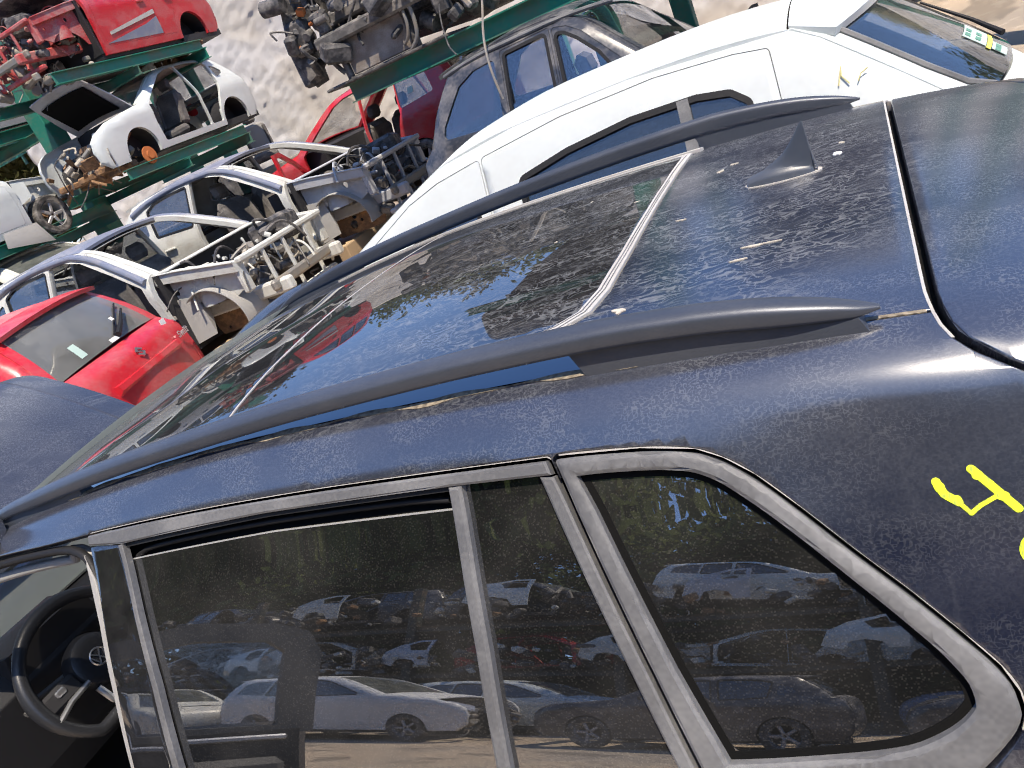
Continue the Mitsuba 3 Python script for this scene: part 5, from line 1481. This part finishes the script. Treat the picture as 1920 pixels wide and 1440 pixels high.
for b in range(6):
    for lv in (0, 1):
        hk = thing('scrap_heap', 'heap of loose car parts on the %s level of the opposite rack, %s bay' % (('lower', 'upper')[lv], ORD[b]), 'scrap heap', 'scrap heaps on the opposite rack')
        x = -16 + 4.75 * b
        put('dark_scraps', clutter(34, (x + .2, x + 4.6), (-13.7, -13.0), (2.0 + 1.8 * lv, 3.0 + 1.8 * lv), 500 + b * 2 + lv, .12, .45), 'engine_dark', hk, 30)
        put('pale_scraps', clutter(13, (x + .2, x + 4.6), (-13.6, -12.9), (2.0 + 1.8 * lv, 2.9 + 1.8 * lv), 540 + b * 2 + lv, .07, .26), 'primer_white', hk, 30)
        put('rusty_scraps', clutter(8, (x + .2, x + 4.6), (-13.6, -12.9), (2.0 + 1.8 * lv, 2.9 + 1.8 * lv), 580 + b * 2 + lv, .08, .3), 'rust_metal', hk, 30)

# car seat against the wall
sk = thing('car_seat', 'loose grey car seat standing upright in front of the concrete wall', 'car seat')
tws = pose(-7.5, 12.75, 1.78, 128)
put('backrest', SEAT[0], 'seat_light', sk, tw=tws)
put('bolster', SEAT[1], 'seat_fabric', sk, tw=tws)
put('bolster', SEAT[4], 'seat_fabric', sk, tw=tws)
put('headrest', SEAT[2], 'seat_fabric', sk, tw=tws)
put('cushion', SEAT[3], 'seat_fabric', sk, tw=tws)
ck = thing('parts_crate', 'dull steel crate under the loose car seat', 'crate')
put('box', bx(-7.3, 12.7, 1.06, 1.1, 1.1, 1.05, .02), 'engine_grey', ck, 20)

# ---------------------------------------------------------------- behind the photographer: mirrored in the side windows
tw = pose(-2.65, -10.3, .0, 180)
gs, S = build_car('crossover', 'silver grey crossover opposite, mirrored in the rear door window', tw, 'paint_grey', L=4.75, H=1.70, W=1.88, wagon=True, seats=2, shape='gs', skip=('front_bumper',))
put('front_scraps', clutter(26, (.0, .35), (-.8, .8), (.25, .75), 33, .06, .2), 'engine_grey', gs, 30, tw=tw)
build_car('hatchback', 'white car behind the silver grey crossover opposite', pose(-.9, -12.4, .0, 180), 'paint_white', L=4.4, H=1.55, W=1.8, seats=0, shape='rowb', wagon=True)
build_car('dark_crossover', 'black car with a star spoked wheel, mirrored beside the silver crossover', pose(-1.55, -10.1, .0, 0), 'paint_dark', L=4.4, H=1.5, W=1.8, seats=0, shape='rowc', skip=('bonnet',))
build_car('dark_saloon', 'dark car mirrored in the quarter window', pose(3.4, -9.6, .0, 0), 'paint_dark', L=4.5, H=1.5, W=1.8, seats=0, shape='rowc')
build_car('pale_hatchback', 'cream white car at the end of the row opposite', pose(-8.0, -9.7, .0, 200), 'paint_white_dirty', L=4.2, H=1.5, W=1.75, seats=0, shape='rowd')
cols = ['paint_white', 'paint_dark', 'paint_white_dirty', 'paint_dark', 'paint_red', 'paint_dark', 'paint_white', 'paint_dark', 'paint_white', 'paint_red_dull', 'paint_dark', 'paint_dark']
for i in range(12):
    lv, b = i % 2, i // 2
    x = -15.6 + 4.75 * b
    wag = i in (7,)
    nm = {'paint_white': 'white', 'paint_dark': 'black', 'paint_white_dirty': 'dirty white', 'paint_red': 'red', 'paint_red_dull': 'dull red'}[cols[i]]
    build_car('racked_wreck', '%s wreck on the %s level of the opposite rack, %s bay from the left' % (nm, ('lower', 'upper')[i % 2], ('first', 'second', 'third', 'fourth', 'fifth', 'sixth')[i // 2]), pose(x + (4.3 if i % 3 else 0) + .3 * math.sin(i * 2.1), -14.4, 1.97 if lv == 0 else 3.77, (180 if i % 3 else 0) + 9 * math.sin(i * 1.7), 4 * math.sin(i * 2.9), 5 * math.sin(i * 3.3)), 'paint_white' if wag else cols[i],
              L=4.3, H=1.55, W=1.78, wagon=i % 2 == 1, stripped=not wag and i % 3 != 1, open_doors=() if wag else (('front_door', 'rear_door') if i % 2 == 0 else ('front_door',)), seats=0, wheels=(.8,) if i % 4 == 0 else False, seed=200 + i, shape='rb', bare='primer_white' if 'white' in nm else 'engine_dark')
rack('dark rusty rack opposite, holding two rows of wrecks and mirrored in the side windows',
     [(-16.0 + 4.75 * i, y, 0, 5.2) for i in range(7) for y in (-13.3, -15.6)],
     [((-16.1, -13.3, z), (12.6, -13.3, z), .20, .14) for z in (1.86, 3.66)] + [((-16.1, -15.6, z), (12.6, -15.6, z), .20, .14) for z in (1.86, 3.66)], mt='rack_dark')
for i, (x, y, mt) in enumerate([(-14.2, -12.2, 'paint_dark'), (7.6, -12.0, 'paint_white_dirty'), (3.2, -13.4, 'paint_blue_grey')]):
    build_car('ground_wreck', ['black wreck at the far end of the row opposite', 'dirty white wreck at the right end of the row opposite', 'blue grey wreck under the rack opposite'][i], pose(x, y, 0, 0), mt, L=4.3, H=1.5, W=1.78, seats=0, shape='rb2', wheels=False)
